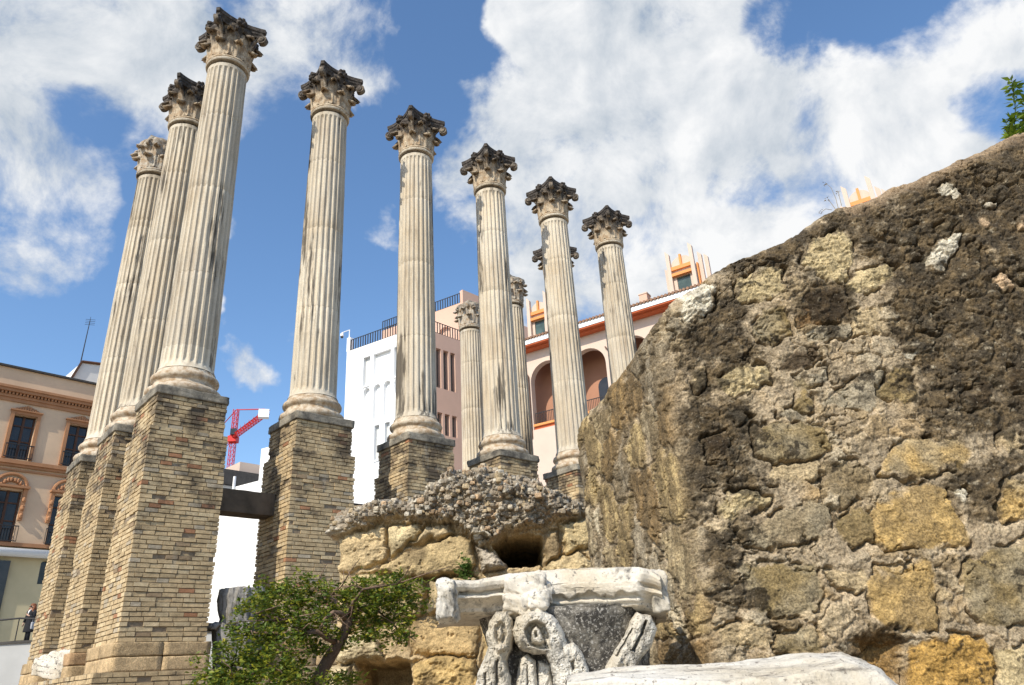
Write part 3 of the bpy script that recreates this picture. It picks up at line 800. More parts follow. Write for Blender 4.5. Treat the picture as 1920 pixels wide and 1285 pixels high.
DARK = [[(1600, 452), (1560, 400), (1700, 318), (1945, 225), (2250, 200), (2230, 640), (2080, 840), (1945, 860), (1880, 800), (1800, 835), (1730, 800), (1700, 720), (1665, 610), (1670, 540)],
        [(1320, 505), (1400, 466), (1500, 418), (1560, 390), (1560, 425), (1500, 450), (1450, 500), (1370, 515)], [(1330, 535), (1370, 520), (1365, 570), (1372, 655), (1330, 680), (1255, 690), (1262, 610)],
        [(1262, 690), (1400, 660), (1395, 690), (1300, 740), (1262, 740)], [(1262, 765), (1300, 750), (1360, 748), (1402, 790), (1395, 860), (1420, 900), (1390, 925), (1330, 915), (1318, 970), (1270, 985)],
        [(1310, 985), (1372, 968), (1372, 1010), (1365, 1060), (1388, 1130), (1310, 1125)], [(1560, 1190), (1605, 1172), (1665, 1182), (1690, 1210), (1690, 1320), (1600, 1300)], [(1780, 855), (1890, 868), (1850, 960), (1800, 985), (1768, 915)],
        [(1500, 535), (1572, 530), (1580, 590), (1500, 612), (1478, 590)]]
def rubble_wall():
    z0 = 0.0
    low = np.linspace(0, 1, 26)[:-1]; hi = np.linspace(0, 1, 560)
    nb = 12; nu = len(wU)
    zb = 1.25
    Z = np.concatenate([z0 + low[:, None] * (zb - z0) * np.ones((1, nu)), zb + hi[:, None] * (wT - zb)[None, :]], 0)
    Uu = np.broadcast_to(wU[None, :], Z.shape)
    wu = Uu + fbm(Uu * 6, Z * 6, 1, 4) * .045 + fbm(Uu * 30, Z * 30, 2, 2) * .012; wz = Z + fbm(Uu * 6 + 9, Z * 6, 4, 4) * .045 + fbm(Uu * 30 + 3, Z * 30, 5, 2) * .012
    endf = 1 - sstep(UC - .12, UC + .06, Uu)
    # mortar and small packing stones
    a1 = fbm(Uu * 2.2, Z * 2.2, 10, 4); a2 = fbm(Uu * 9, Z * 9, 11, 5, .6); a3 = fbm(Uu * 38, Z * 38, 12, 4, .65)
    f1, f2, vid = voronoi(wu * 5.2 + .5 * a2, wz * 6.6 + .4 * a1, 21); peb = sstep(.03, .22, f2 - f1); pid = vid
    g1, g2, gid = voronoi(wu * 19 + a2, wz * 22, 23); grit = sstep(.0, .45, g2 - g1)
    tone = fbm(Uu * 1.7 + 5, Z * 1.9, 95, 5, .6)
    rid = 1 - 2 * np.abs(fbm(Uu * 7, Z * 10, 97, 4, .6))
    d = np.zeros(Z.shape)
    for pl in DARK:
        d = np.maximum(d, sstep(-.16, .14, sdpoly(wu + a1 * .15, wz + a2 * .10, U_(pl))))
    zrel = np.clip((Z - 1.3) / 3.2, 0, 1)
    crust = d * .52 + .10 + .10 * zrel + .74 * fbm(Uu * 3.1, Z * 3.6, 33, 7, .66) + .36 * fbm(Uu * 15, Z * 19, 34, 4, .65)
    d = sstep(.19, .56, crust)
    act = sstep(-.25, .3, tone + .5 * a1)                      # where small stones show through the mortar
    h = a1 * .06 + a2 * .026 + a3 * .011 + rid * .012 + (peb - .6) * .030 * act * (.4 + pid) + (grit - .5) * .012 * (.25 + .6 * d) * (gid > .35)
    mort = np.stack([.355 + .17 * a2 + .12 * tone + .09 * a3, .288 + .145 * a2 + .09 * tone + .08 * a3, .208 + .11 * a2 + .06 * tone + .06 * a3], -1)
    spal = np.array([(.27, .20, .115), (.36, .28, .17), (.21, .155, .085), (.42, .34, .23), (.31, .255, .18), (.33, .23, .115), (.25, .20, .14), (.38, .33, .25)])
    pc = spal[(pid * 7.99).astype(int)] * (1 + .5 * a2 + .3 * a3)[..., None]
    pm = (peb * act * .8)[..., None]
    col = mort * (1 - pm) + pc * pm
    # end face: packed with larger, more colourful bits, streaked down by the rain
    e1, e2, eid = voronoi(wu * 2.9 + .4 * a2, wz * 2.3 + .4 * a1, 41); em = sstep(.0, .16, e2 - e1)
    pal = np.array([(.30, .225, .13), (.40, .32, .20), (.34, .28, .19), (.24, .165, .085), (.42, .32, .17), (.33, .28, .21), (.46, .40, .30), (.28, .19, .09)])
    stk = fbm(Uu * 9, Z * 2.4, 43, 6, .62)
    ecol = pal[(eid * 7.99).astype(int)] * (1 + .5 * a2 + .25 * a3 + .4 * stk)[..., None]
    ecol = ecol * em[..., None] + mort * (1 - em[..., None])
    col = col * (1 - endf[..., None]) + ecol * endf[..., None]
    h = h * (1 - .55 * endf) + endf * ((em - .5) * .024 * (.4 + eid) + stk * .022)
    de = sstep(-.12, .16, stk + .35 * fbm(Uu * 3, Z * 1.6, 45, 4) + .15 * a3 + .16 * zrel - .02)
    d = d * (1 - endf) + de * endf
    for n, (pl, c, proud, rough) in enumerate(STONES):
        P = np.array(U_(pl)); lo, hi_ = P.min(0) - .2, P.max(0) + .2
        sub = (wu > lo[0]) & (wu < hi_[0]) & (wz > lo[1]) & (wz < hi_[1])
        if not sub.any(): continue
        uu, zz = wu[sub], wz[sub]; sdv = sdpoly(uu, zz, P); sdv = sdv + fbm(uu * 11 + n, zz * 11, 300 + n, 3) * .030; m = sstep(-.014, .012, sdv) * (1 - .9 * sstep(.12, .34, fbm(uu * 6, zz * 6 + n, 330 + n, 3)) * (1 - sstep(.01, .07, sdv)))
        rn = fbm(uu * 7 + n * 5, zz * 11, 50 + n, 5) ; rn2 = fbm(uu * 26 + n, zz * 40, 90 + n, 3)
        hs = a1[sub] * .03 + proud * (1 - np.exp(-np.maximum(sdv, 0) / .035)) * .42 + rough * (rn * .055 + rn2 * .026)
        gap = np.exp(-((sdv + .010) / .011) ** 2) * sstep(.0, .22, fbm(uu * 5, zz * 5, 140 + n, 2) + .1)
        h[sub] = (h[sub] - gap * .075) * (1 - m) + hs * m
        cc = np.array(c) * (.95 + .42 * rn[:, None] + .30 * rn2[:, None] + .16 * a3[sub][:, None])
        if c in (OCHRE, OLIVE, GREYB): # weather grades from ochre to grey across a stone
            g = sstep(-.25, .45, fbm(uu * 3.5, zz * 3.5, 170 + n, 3) + (.1 if c is OCHRE else .05))[:, None]
            cc = cc * (1 - .65 * g) + np.array((.30, .265, .20) if n % 2 else (.21, .155, .085)) * .65 * g
        cc = cc * (1 - .82 * (sstep(.25, .75, d[sub] * (1.1 if c in (WHITE, PEACH, CREAM, OCHRE) else 1.6) + rn * .9 - (.80 if c in (WHITE, PEACH) else .50 if c in (CREAM, OCHRE, TAN) else .05)))[:, None])
        col[sub] = col[sub] * (1 - m[:, None]) + cc * m[:, None]
        d[sub] = d[sub] * (1 - m * (.97 if c in (WHITE, PEACH) else .85 if c in (CREAM, OCHRE, TAN) else .45))
    lv = sstep(-.25, .45, fbm(Uu * 8, Z * 9, 46, 5, .65))[..., None]; lich = np.array((.034, .026, .017)) * (1 - lv) + np.array((.125, .090, .050)) * lv; lich = lich * (1 + .7 * a3[..., None])
    lich = lich * (1 - .8 * endf[..., None]) + np.array((.115, .083, .046)) * (1 + .9 * a2[..., None] + .5 * a3[..., None]) * .8 * endf[..., None]
    dd = (d * (.93 - .18 * endf))[..., None]
    col = col * (1 - dd) + lich * dd
    wht = (sstep(.22, .42, fbm(Uu * 13, Z * 17, 61, 5, .65)) * .8 * (1 - endf))[..., None] * d[..., None]
    col = col * (1 - wht) + np.array((.33, .29, .225)) * wht
    # small open joints
    cr_ = np.abs(fbm(Uu * 4.5 + a2 * .2, Z * 6.5, 71, 3)); crk = np.exp(-(cr_ / .018) ** 2) * sstep(.12, .3, fbm(Uu * 2, Z * 2, 73, 2))
    h = h - crk * .045
    # the cavity low on the right
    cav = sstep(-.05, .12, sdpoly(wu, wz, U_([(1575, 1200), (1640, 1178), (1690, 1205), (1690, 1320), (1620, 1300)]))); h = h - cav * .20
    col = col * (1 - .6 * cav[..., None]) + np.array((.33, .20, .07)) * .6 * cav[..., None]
    # round off towards the broken top
    tt = np.clip((wT[None, :] - Z) / .16, 0, 1); h = h - .13 * (1 - np.sqrt(1 - (1 - tt) ** 2))
    topc = (1 - sstep(.02, .2, wT[None, :] - Z + a2 * .08))[..., None] * (Uu > UC + 1.6)[..., None] * .75
    col = col * (1 - topc) + np.array((.34, .25, .17)) * (1 + .5 * a2[..., None]) * topc
    col = np.clip(np.array((1.0, .965, .87)) * col, .010, .75)
    Pt = np.stack([wX[None, :, 0] + wN[None, :, 0] * h, wX[None, :, 1] + wN[None, :, 1] * h, Z], -1)
    # over the top and down the back
    last = Pt[-1]; back = np.stack([np.maximum(last[:, 0] + .25, .9 + .0 * last[:, 0]), np.full(nu, 8.3), last[:, 2]], 1)
    ext = []
    for k in range(1, nb + 1):
        s = k / nb; q = last * (1 - s) + back * s; q[:, 2] = last[:, 2] - .35 * s * s + .05 * fbm(wU * 4, wU * 0 + s * 6, 81, 3); ext.append(q)
    q = ext[-1].copy(); q[:, 2] = 0; q[:, 1] += .1; ext.append(q)
    Pt = np.concatenate([Pt, np.array(ext)], 0)
    ce = np.broadcast_to(np.array((.30, .235, .165)), (nb + 1, nu, 3)); col = np.concatenate([col, ce], 0)
    o = gridmesh('rubble_wall', Pt, col, M['rubble'], None, True)
    tag(o, 'huge weathered rubble wall of ochre and grey stones filling the right side', 'wall', kind='thing')
rubble_wall()

# ---------------- the ruin in the middle: big sandstone blocks under a cap of rubble concrete
RD = 11.5
rl = at(644, 1010, RD).x; rr_ = at(1135, 1000, RD).x
rpath = [(rl + 1.6, RD + 3.0), (rl, RD + 1.8), (rl, RD), (rr_, RD), (rr_ + .8, RD + 2)]
tX, tN, tU = path_sample(rpath, .05, .12)
URL = tU[np.argmin(np.hypot(tX[:, 0] - rl, tX[:, 1] - RD))]
rX, rN, rU = path_sample(rpath, lambda u: .05 if u < URL - .3 else .011, .12)
def UR(pl): return poly_uz(pl, RD, URL, rl)
rtop = np.array(UR([(632, 972), (645, 960), (668, 952), (700, 946), (760, 945), (795, 938), (808, 914), (840, 896), (880, 886), (930, 886), (970, 897), (1010, 912), (1050, 932), (1085, 952), (1135, 970)]))
rT = np.interp(rU, rtop[:, 0], rtop[:, 1]) + fbm(rU * 4, rU * 0, 7, 3) * .05
RB_ = [([(640, 1012), (722, 985), (732, 1030), (720, 1060), (640, 1078)], (.53, .40, .22), .16, .7), ([(724, 990), (790, 984), (795, 1002), (765, 1027), (732, 1047)], (.56, .45, .26), .20, .5),
       ([(764, 1027), (800, 990), (845, 988), (852, 1008), (800, 1020)], (.45, .35, .21), .22, .5), ([(718, 1062), (775, 1032), (850, 1008), (884, 1014), (892, 1060), (880, 1083), (740, 1088), (708, 1078)], (.47, .35, .18), .28, .45),
       ([(640, 1080), (706, 1078), (760, 1088), (800, 1090), (800, 1125), (640, 1125)], (.50, .39, .21), .2, .5), ([(1018, 1000), (1045, 998), (1052, 1052), (1018, 1062)], (.30, .22, .12), .18, .5),
       ([(1046, 985), (1115, 972), (1115, 1022), (1060, 1042)], (.50, .39, .21), .2, .6), ([(1015, 1062), (1085, 1034), (1115, 1062), (1115, 1100), (1020, 1100)], (.52, .40, .22), .24, .9),
       ([(888, 1022), (905, 1030), (925, 1040), (952, 1066), (905, 1078)], (.40, .34, .26), .30, 1.3), ([(805, 1090), (882, 1082), (905, 1102), (882, 1142), (800, 1155)], (.44, .34, .19), .26, .5),
       ([(640, 1128), (795, 1120), (795, 1155), (700, 1172), (640, 1170)], (.46, .35, .19), .16, .6), ([(768, 1162), (892, 1158), (902, 1192), (892, 1232), (772, 1228)], (.52, .37, .18), .12, .3), ([(773, 1242), (820, 1230), (892, 1234), (902, 1300), (778, 1300)], (.50, .35, .15), .30, 1.2),
       ([(600, 1205), (700, 1175), (722, 1232), (640, 1245)], (.55, .45, .27), .22, .9), ([(600, 1250), (660, 1245), (660, 1310), (600, 1310)], (.50, .40, .24), .22, .7), ([(905, 1090), (1000, 1080), (1000, 1300), (905, 1300)], (.46, .34, .17), .1, .8), ([(1005, 1105), (1130, 1100), (1130, 1300), (1005, 1300)], (.46, .34, .17), .16, .8)]
RCAP = [(600, 1030), (640, 1012), (700, 990), (740, 978), (800, 985), (850, 990), (880, 1010), (900, 1030), (925, 1022), (960, 1000), (1010, 995), (1030, 985), (1075, 975), (1140, 965), (1160, 850), (600, 850)]
RHOLE = [(928, 1028), (946, 1014), (978, 1007), (1012, 1009), (1013, 1060), (955, 1064), (938, 1046)]
RDARK = [(672, 1242), (768, 1240), (768, 1320), (668, 1320)]
def ruin():
    rows = 420; nu = len(rU); v = np.linspace(0, 1, rows)
    Z = (v[:, None] ** .8) * rT[None, :]; Uu = np.broadcast_to(rU[None, :], Z.shape)
    b1 = fbm(Uu * 1.5, Z * 1.5, 200, 4); b2 = fbm(Uu * 6, Z * 6, 201, 4); b3 = fbm(Uu * 25, Z * 25, 202, 3)
    wu = Uu + b2 * .07; wz = Z + fbm(Uu * 6 + 4, Z * 6, 205, 4) * .07
    capm = sstep(-.06, .10, sdpoly(wu + .05 * b3, wz + .05 * b3, UR(RCAP)))
    h = b1 * .08 + b2 * .05 + b3 * .012 + .10
    col = np.stack([.44 + .1 * b2, .33 + .08 * b2, .185 + .05 * b2], -1)
    for n, (pl, c, proud, rough) in enumerate(RB_):
        P = np.array(UR(pl)); sdv = sdpoly(wu, wz, P); m = sstep(-.02, .02, sdv)
        rn = fbm(Uu * 3 + n * 3, Z * 5, 220 + n, 5); r2 = fbm(Uu * 14, Z * 22 + n, 240 + n, 3)
        hs = b1 * .04 + proud * (1 - np.exp(-np.maximum(sdv, 0) / .022)) + rough * (.085 * rn + .03 * r2) - .03 * sstep(.3, .5, fbm(Uu * 11, Z * 11, 260 + n, 2))
        h = np.where(m > 0, (h - .06 * np.exp(-((sdv + .012) / .02) ** 2)) * (1 - m) + hs * m, h - .06 * np.exp(-((sdv + .012) / .02) ** 2))
        cc = np.array(c) * (1 + .25 * rn + .15 * r2)[..., None]
        stn = sstep(.0, .38, fbm(Uu * 2.2, Z * 2.2, 280 + n, 4))[..., None] * .62; cc = cc * (1 - stn) + np.array((.15, .105, .055)) * stn
        col = col * (1 - m[..., None]) + cc * m[..., None]
    hole = sstep(-.04, .08, sdpoly(wu, wz, UR(RHOLE))); hol2 = sstep(-.05, .1, sdpoly(wu, wz, UR(RDARK)))
    h = h - hole * 2.7 - hol2 * 1.1
    # rubble concrete: three sizes of broken stone standing out of the mortar
    f1, f2, i1 = voronoi(wu * 7 + b2, wz * 8 + b1, 210); s1 = np.sqrt(np.clip((f2 - f1) / .6, 0, 1))
    g1, g2, i2 = voronoi(wu * 14 + b2, wz * 17, 211); s2 = np.sqrt(np.clip((g2 - g1) / .6, 0, 1))
    k1, k2, i3 = voronoi(Uu * 28 + b3, Z * 31, 212); s3 = np.clip((k2 - k1) / .6, 0, 1)
    hr = (s1 * (i1 > .55) * (i1 - .5) * .26 + s2 * (i2 > .4) * (i2 - .3) * .13 + s3 * (i3 - .4) * .05) + b3 * .02 + b2 * .12 + b1 * .16 + .20
    # the cap swells out and overhangs
    sdc = np.clip(sdpoly(wu, wz, UR(RCAP)), 0, 1); hr = hr + .20 * np.sqrt(np.clip(sdc / .45, 0, 1))
    h = h * (1 - capm) + hr * capm
    pal = np.array([(.38, .31, .22), (.29, .235, .165), (.40, .31, .19), (.42, .36, .27), (.33, .27, .195), (.40, .28, .17), (.36, .30, .22), (.50, .45, .36)])
    rc = pal[(i2 * 7.99).astype(int)] * (.75 + .5 * i3[..., None]); vis = (sstep(.1, .5, s2) * (i2 > .4))[..., None]; rc = rc * vis + np.array((.30, .24, .165)) * (1 + .6 * b2 + .5 * b3)[..., None] * (1 - vis)
    gry = sstep(-.2, .3, b1 + .5 * b2 + .5 * (Z - 3.6))[..., None] * .55; rc = rc * (1 - gry) + np.array((.22, .195, .16)) * (.6 + .8 * i3[..., None]) * gry
    col = col * (1 - capm[..., None]) + rc * capm[..., None]
    lf = sstep(URL - .7, URL + .55, Uu); h = h * (.15 + .85 * lf)
    tt = np.clip((rT[None, :] - Z) / .35, 0, 1); h = h - .45 * (1 - np.sqrt(1 - (1 - tt) ** 2))
    zt = Z + (s2 * i2 * .05 + s1 * i1 * .05) * capm * (1 - tt)
    col = np.clip(col, .012, .75)
    Pt = np.stack([rX[None, :, 0] + rN[None, :, 0] * h, rX[None, :, 1] + rN[None, :, 1] * h, zt], -1)
    last = Pt[-1]; ext = []; tgt = np.array((at(860, 940, RD).x + 1.0, RD + 2.8))
    for k in range(1, 13):
        s = k / 12; q = last.copy(); q[:, 0] = last[:, 0] * (1 - s * .8) + tgt[0] * s * .8; q[:, 1] = last[:, 1] * (1 - s) + tgt[1] * s; q[:, 2] = last[:, 2] + .10 * np.sin(s * 2) - .45 * s * s + .10 * fbm(rU * 3, rU * 0 + s * 5, 290, 3); ext.append(q)
    q = ext[-1].copy(); q[:, 2] = 0; ext.append(q)
    Pt = np.concatenate([Pt, np.array(ext)], 0); col = np.concatenate([col, np.broadcast_to(np.array((.34, .29, .22)), (13, nu, 3))], 0)
    cm = np.concatenate([capm, np.ones((13, nu))], 0); fm = (cm[:-1, :-1] + cm[1:, 1:]) * .5 > .5
    e = empty('temple_ruin', ((rl + rr_) / 2, RD + 1, 0)); tag(e, 'ruin of yellow sandstone blocks topped by crumbling rubble concrete, with a dark hole', 'ruin', kind='thing')
    gridmesh('sandstone_masonry', Pt, col, M['sand'], e, True, ~fm); o = gridmesh('rubble_cap', Pt, col, M['concrete_rubble'], e, False, fm)
    # loose broken stones bedded in the cap, all part of its mass
    rg = np.random.default_rng(9); mb = MB()
    cand = np.argwhere((capm > .9)); pick = cand[rg.choice(len(cand), 800, replace=False)]
    for r, c in pick:
        p = Pt[r, c]; s = .012 + .045 * rg.random() ** 2.6
        V, F = lump((s * 2, s * 1.8, s * 1.5), 3, .5, s * .35, 20, int(r + c), 0)
        ang = rg.uniform(0, 6.28); ca, sa = math.cos(ang), math.sin(ang)
        V = np.stack([V[:, 0] * ca - V[:, 1] * sa, V[:, 0] * sa + V[:, 1] * ca, V[:, 2]], 1) + p
        mb.add(V, F, pal[rg.integers(8)] * rg.uniform(.6, 1.1))
    mb.build('rubble_stones', M['concrete_rubble'], e, False, True)['kind'] = 'stuff'
ruin()

# ================================================================== CARVED MARBLE IN FRONT
def sweep(tn, path, prof, zt, zb, seed, amp=.012, sc=7, rowsub=5):
    "profile (out, zfrac, [bulge]) swept along plan path(t) -> (pos, normal dir)"
    T = np.linspace(0, 1, tn); pr = []
    for a, b in zip(prof[:-1], prof[1:]):
        for k in range(rowsub): pr.append(tuple(a[q] + (b[q] - a[q]) * k / rowsub for q in range(2)))
    pr.append(prof[-1]); P = np.zeros((len(pr), tn, 3))
    for c, t in enumerate(T):
        p, nrm = path(t); a, b = zt(t), zb(t)
        for r, (o, zf) in enumerate(pr): P[r, c] = (p[0] + nrm[0] * o, p[1] + nrm[1] * o, b + (a - b) * zf)
    Q = P.reshape(-1, 3); d = np.stack([noise3(Q, seed, sc), noise3(Q + 9, seed + 2, sc), noise3(Q - 5, seed + 4, sc)], 1) * amp
    d += np.stack([noise3(Q, seed + 6, sc * 4), noise3(Q + 9, seed + 7, sc * 4), noise3(Q - 5, seed + 8, sc * 4)], 1) * amp * .35
    return (Q + d).reshape(P.shape)
def marble_capital():
    D0 = 4.4
    cx_ = at(1066, 1170, 4.92).x
    e = empty('marble_capital', (cx_, 4.9, EYE - 1.0)); tag(e, 'big broken white marble capital with carved leaf scrolls lying before the rubble wall', 'capital', kind='thing')
    px = lambda x, y, d=D0: at(x, y, d)
    pl, pr = px(832, 1110), px(1238, 1090)
    def path(t):
        x = pl.x + (pr.x - pl.x) * t; y = 4.34 + .13 * (1 - (2 * t - 1) ** 2) - .02 * t
        n = np.array((-.20 * (2 * t - 1) * .8, -1.0)); return (x, y), n / np.linalg.norm(n)
    xs = np.array([832, 850, 900, 955, 990, 1040, 1100, 1200, 1225, 1238]); tz = [px(x, y).z for x, y in zip(xs, [1096, 1090, 1083, 1072, 1068, 1064, 1062, 1063, 1068, 1080])]
    bz = [px(x, y).z for x, y in zip(xs, [1158, 1154, 1150, 1148, 1152, 1150, 1148, 1146, 1150, 1150])]
    tt = (xs - 832) / (1238 - 832)
    zt = lambda t: float(np.interp(t, tt, tz)); zb = lambda t: float(np.interp(t, tt, bz))
    prof = [(-.95, .96), (-.10, 1.0), (-.02, .98), (.005, .93), (.012, .84), (.006, .74), (-.012, .66), (-.052, .62), (-.056, .56), (-.03, .53), (-.026, .46), (-.05, .42), (-.085, .32), (-.115, .20), (-.12, .10), (-.15, .03), (-.22, .0), (-.95, .0)]
    P = sweep(230, path, prof, zt, zb, 400, .012, 7)
    # right of the rosette the moulding has broken off to a smooth swollen face over a thin lip
    nr = P.shape[0]; rr = np.linspace(0, 1, nr)[:, None]; T = np.linspace(0, 1, 230)[None, :]
    wgt = sstep(.42, .50, T) * (1 - sstep(.88, .93, T)); zf = np.array([np.interp(q, np.linspace(0, 1, len(prof)), [p[1] for p in prof]) for q in rr[:, 0]])[:, None]
    of = np.array([np.interp(q, np.linspace(0, 1, len(prof)), [p[0] for p in prof]) for q in rr[:, 0]])[:, None]
    edge = .40 + .05 * np.sin(T * 40) + .03 * np.sin(T * 95)
    tgt = np.where(zf > edge, .010 - .045 * ((zf - .62) / .4) ** 2, np.where(zf > .12, -.040 + .012 * np.sin(zf * 30), of))
    dlt = np.where(of > -.3, (tgt - of), 0) * wgt; P[:, :, 1] -= dlt
    cut = sstep(.90, .97, T) * np.where((of > -.3) & (zf > .1), .045, 0); P[:, :, 1] += cut
    gridmesh('abacus', P, np.ones(P.shape), M['marble'], e, True, None, True, True)
    mb = MB()
    V, F = lump((.10, .22, .205), 18, .32, .03, 10, 3, .02); mb.add(V + np.array(px(840, 1127, 4.385)), F)
    mb.jitter(.014, 12, 44); mb.build('corner_tip', M['marble_leaf'], e, True, True); mb = MB()
    V, F = lump((.09, .36, .235), 18, .3, .03, 7, 5, .018); mb.add(V + np.array(px(1228, 1112, 4.61)), F)
    mb.jitter(.012, 12, 45); mb.build('corner_tip', M['marble_leaf'], e, True, True)

    mb = MB()
    for x, y, d, s in ((986, 1106, 4.44, (.23, .14, .165)), (1006, 1127, 4.39, (.10, .12, .09)), (972, 1134, 4.42, (.14, .12, .10)), (994, 1143, 4.40, (.12, .1, .07)), (1026, 1112, 4.42, (.07, .1, .12))):
        V, F = lump(s, 16, .55, .045, 8, int(x), .02); mb.add(V + np.array(px(x, y, d)), F)
    mb.build('rosette', M['marble'], e, True, True)
    # bell
    mb = MB(); z0 = EYE - 1.0; zt_ = px(1066, 1150, 4.5).z
    prof2 = [(.43, z0), (.43, z0 + .3), (.44, z0 + .7), (.455, EYE), (.475, EYE + .12), (.51, EYE + .22), (.545, zt_), (.55, zt_ + .03), (.3, zt_ + .04)]
    pp = []
    for a, b in zip(prof2[:-1], prof2[1:]):
        for k in range(8): pp.append((a[0] + (b[0] - a[0]) * k / 8, a[1] + (b[1] - a[1]) * k / 8))
    mb.lathe(pp, 90, None, (cx_, 4.93, 0)); mb.jitter(.016, 14, 12); mb.jitter(.01, 40, 19); mb.build('bell', M['bell'], e, True, True)
    def relief(name, box, shapes, deep, mat, seed):
        "carved relief: each shape adds or sinks a crisp-edged form; outside all of them the stone is cut away"
        x0, x1, y0, y1 = box; nx, ny = int((x1 - x0) * 1.35), int((y1 - y0) * 1.35)
        X, Y = np.meshgrid(np.linspace(x0, x1, nx), np.linspace(y0, y1, ny)); n1 = fbm(X * .06, Y * .06, seed, 4); n2 = fbm(X * .25, Y * .25, seed + 3, 4, .6)
        wx, wy = X + n1 * 3 + n2 * .7, Y + fbm(X * .06 + 8, Y * .06, seed + 1, 4) * 3; Hh = np.zeros(X.shape)
        for pl, amp, wd, top in shapes:
            sdv = sdpoly(wx, wy, pl)
            if top is not None: sdv = sdv + 3.0
            if top is None: Hh = Hh + amp * sstep(0, wd, sdv)                       # carve or raise on what is there
            else: Hh = np.where(sdv > 0, np.maximum(Hh, top + amp * np.sqrt(np.clip(1 - (1 - np.clip(sdv / wd, 0, 1)) ** 2, 0, 1))), Hh)
        solid = Hh > .001
        Hh = Hh + solid * (n1 * .016 + n2 * .005 - .016 * sstep(.32, .48, fbm(X * .16, Y * .12, seed + 9, 3)) - .008 * sstep(.25, .4, fbm(X * .5, Y * .5, seed + 10, 2)) + .006 * np.sin((wx + .35 * wy) * .36) * sstep(-.1, .3, n1))
        dep = deep - Hh; Pq = np.zeros(X.shape + (3,)); D3 = np.array([FWD[:]]) 
        dirs = np.array(FWD)[None, None] + np.array(RGT)[None, None] * ((X - 960) / FPX)[..., None] - np.array(UPV)[None, None] * ((Y - 642.5) / FPX)[..., None]
        flat = dirs * (4.40 / dirs[..., 1:2]); Pq[..., 0] = flat[..., 0]; Pq[..., 2] = flat[..., 2] + EYE; Pq[..., 1] = dep
        kp = ~((~solid[:-1, :-1]) & (~solid[1:, 1:]) & (~solid[1:, :-1]) & (~solid[:-1, 1:]))
        gridmesh(name, Pq, np.ones(Pq.shape), M[mat], e, True, kp, True, True)
    relief('leaf_scroll', (885, 975, 1138, 1310), [
        ([(950, 1148), (933, 1149), (920, 1166), (914, 1195), (917, 1216), (908, 1238), (897, 1266), (890, 1308), (960, 1308), (954, 1268), (946, 1240), (956, 1215), (961, 1190), (959, 1163)], .085, 14, .16),
        ([(927, 1175), (938, 1164), (950, 1172), (952, 1192), (946, 1210), (933, 1212), (926, 1196)], -.034, 5, None), ([(934, 1176), (942, 1174), (946, 1190), (941, 1205), (932, 1200), (931, 1186)], .045, 6, None),
        ([(925, 1214), (940, 1206), (956, 1212), (950, 1224), (934, 1228)], .05, 8, None), ([(928, 1240), (936, 1236), (938, 1308), (926, 1308)], -.05, 5, None), ([(908, 1262), (914, 1258), (914, 1308), (906, 1308)], -.04, 4, None)], 4.58, 'marble_leaf', 700)
    relief('hooded_scroll', (955, 1118, 1138, 1310), [
        ([(968, 1204), (963, 1182), (971, 1160), (990, 1147), (1013, 1146), (1036, 1157), (1051, 1177), (1060, 1204), (1066, 1236), (1076, 1262), (1092, 1284), (1100, 1308), (1044, 1308), (1040, 1272), (1036, 1248), (1024, 1224), (1000, 1224), (980, 1216)], .11, 20, .17),
        ([(986, 1199), (981, 1182), (990, 1168), (1007, 1164), (1023, 1174), (1032, 1196), (1034, 1220), (1010, 1220), (994, 1213)], -.095, 4, None),
        ([(991, 1197), (995, 1178), (1006, 1170), (1017, 1181), (1025, 1204), (1012, 1214), (998, 1209)], .085, 8, None), ([(999, 1186), (1007, 1183), (1010, 1195), (1002, 1199)], -.05, 4, None), ([(1014, 1186), (1018, 1186), (1026, 1210), (1021, 1212)], -.05, 3, None),
        ([(1056, 1214), (1074, 1207), (1088, 1224), (1100, 1256), (1112, 1308), (1050, 1308), (1052, 1250)], .09, 12, .20), ([(1066, 1240), (1076, 1236), (1080, 1256), (1070, 1262)], -.06, 5, None), ([(1080, 1262), (1088, 1268), (1090, 1290), (1082, 1292)], -.05, 4, None),
        ([(976, 1236), (990, 1229), (1003, 1241), (1006, 1308), (966, 1308)], .07, 10, .09), ([(1012, 1240), (1031, 1248), (1036, 1308), (1010, 1308)], .06, 9, .07), ([(986, 1246), (990, 1246), (992, 1308), (986, 1308)], -.04, 3, None)], 4.58, 'marble_leaf', 720)
    relief('stalk', (1122, 1246, 1140, 1300), [
        ([(1198, 1148), (1222, 1154), (1234, 1178), (1224, 1210), (1202, 1236), (1188, 1264), (1182, 1298), (1128, 1298), (1140, 1252), (1157, 1222), (1178, 1190), (1189, 1162)], .10, 16, .15),
        ([(1210, 1160), (1217, 1162), (1208, 1190), (1190, 1222), (1183, 1220), (1200, 1188)], -.07, 4, None), ([(1186, 1176), (1191, 1178), (1160, 1232), (1154, 1230)], -.05, 3, None), ([(1150, 1236), (1166, 1228), (1172, 1246), (1158, 1258), (1146, 1254)], .04, 8, None)], 4.66, 'marble_leaf', 740)
    e2 = empty('stone_block', (cx_, 4.95, 0)); tag(e2, 'rough stone block under the big broken marble capital', 'block', kind='thing')
    V, F = lump((1.1, 1.1, EYE - 1.0 - .005), 14, .1, .03, 3, 8, .012); V[:, 2] += (EYE - 1.0) / 2
    MB().add(V, F, (.42, .33, .2)).build('block_body', M['sand'], e2, True)
marble_capital()

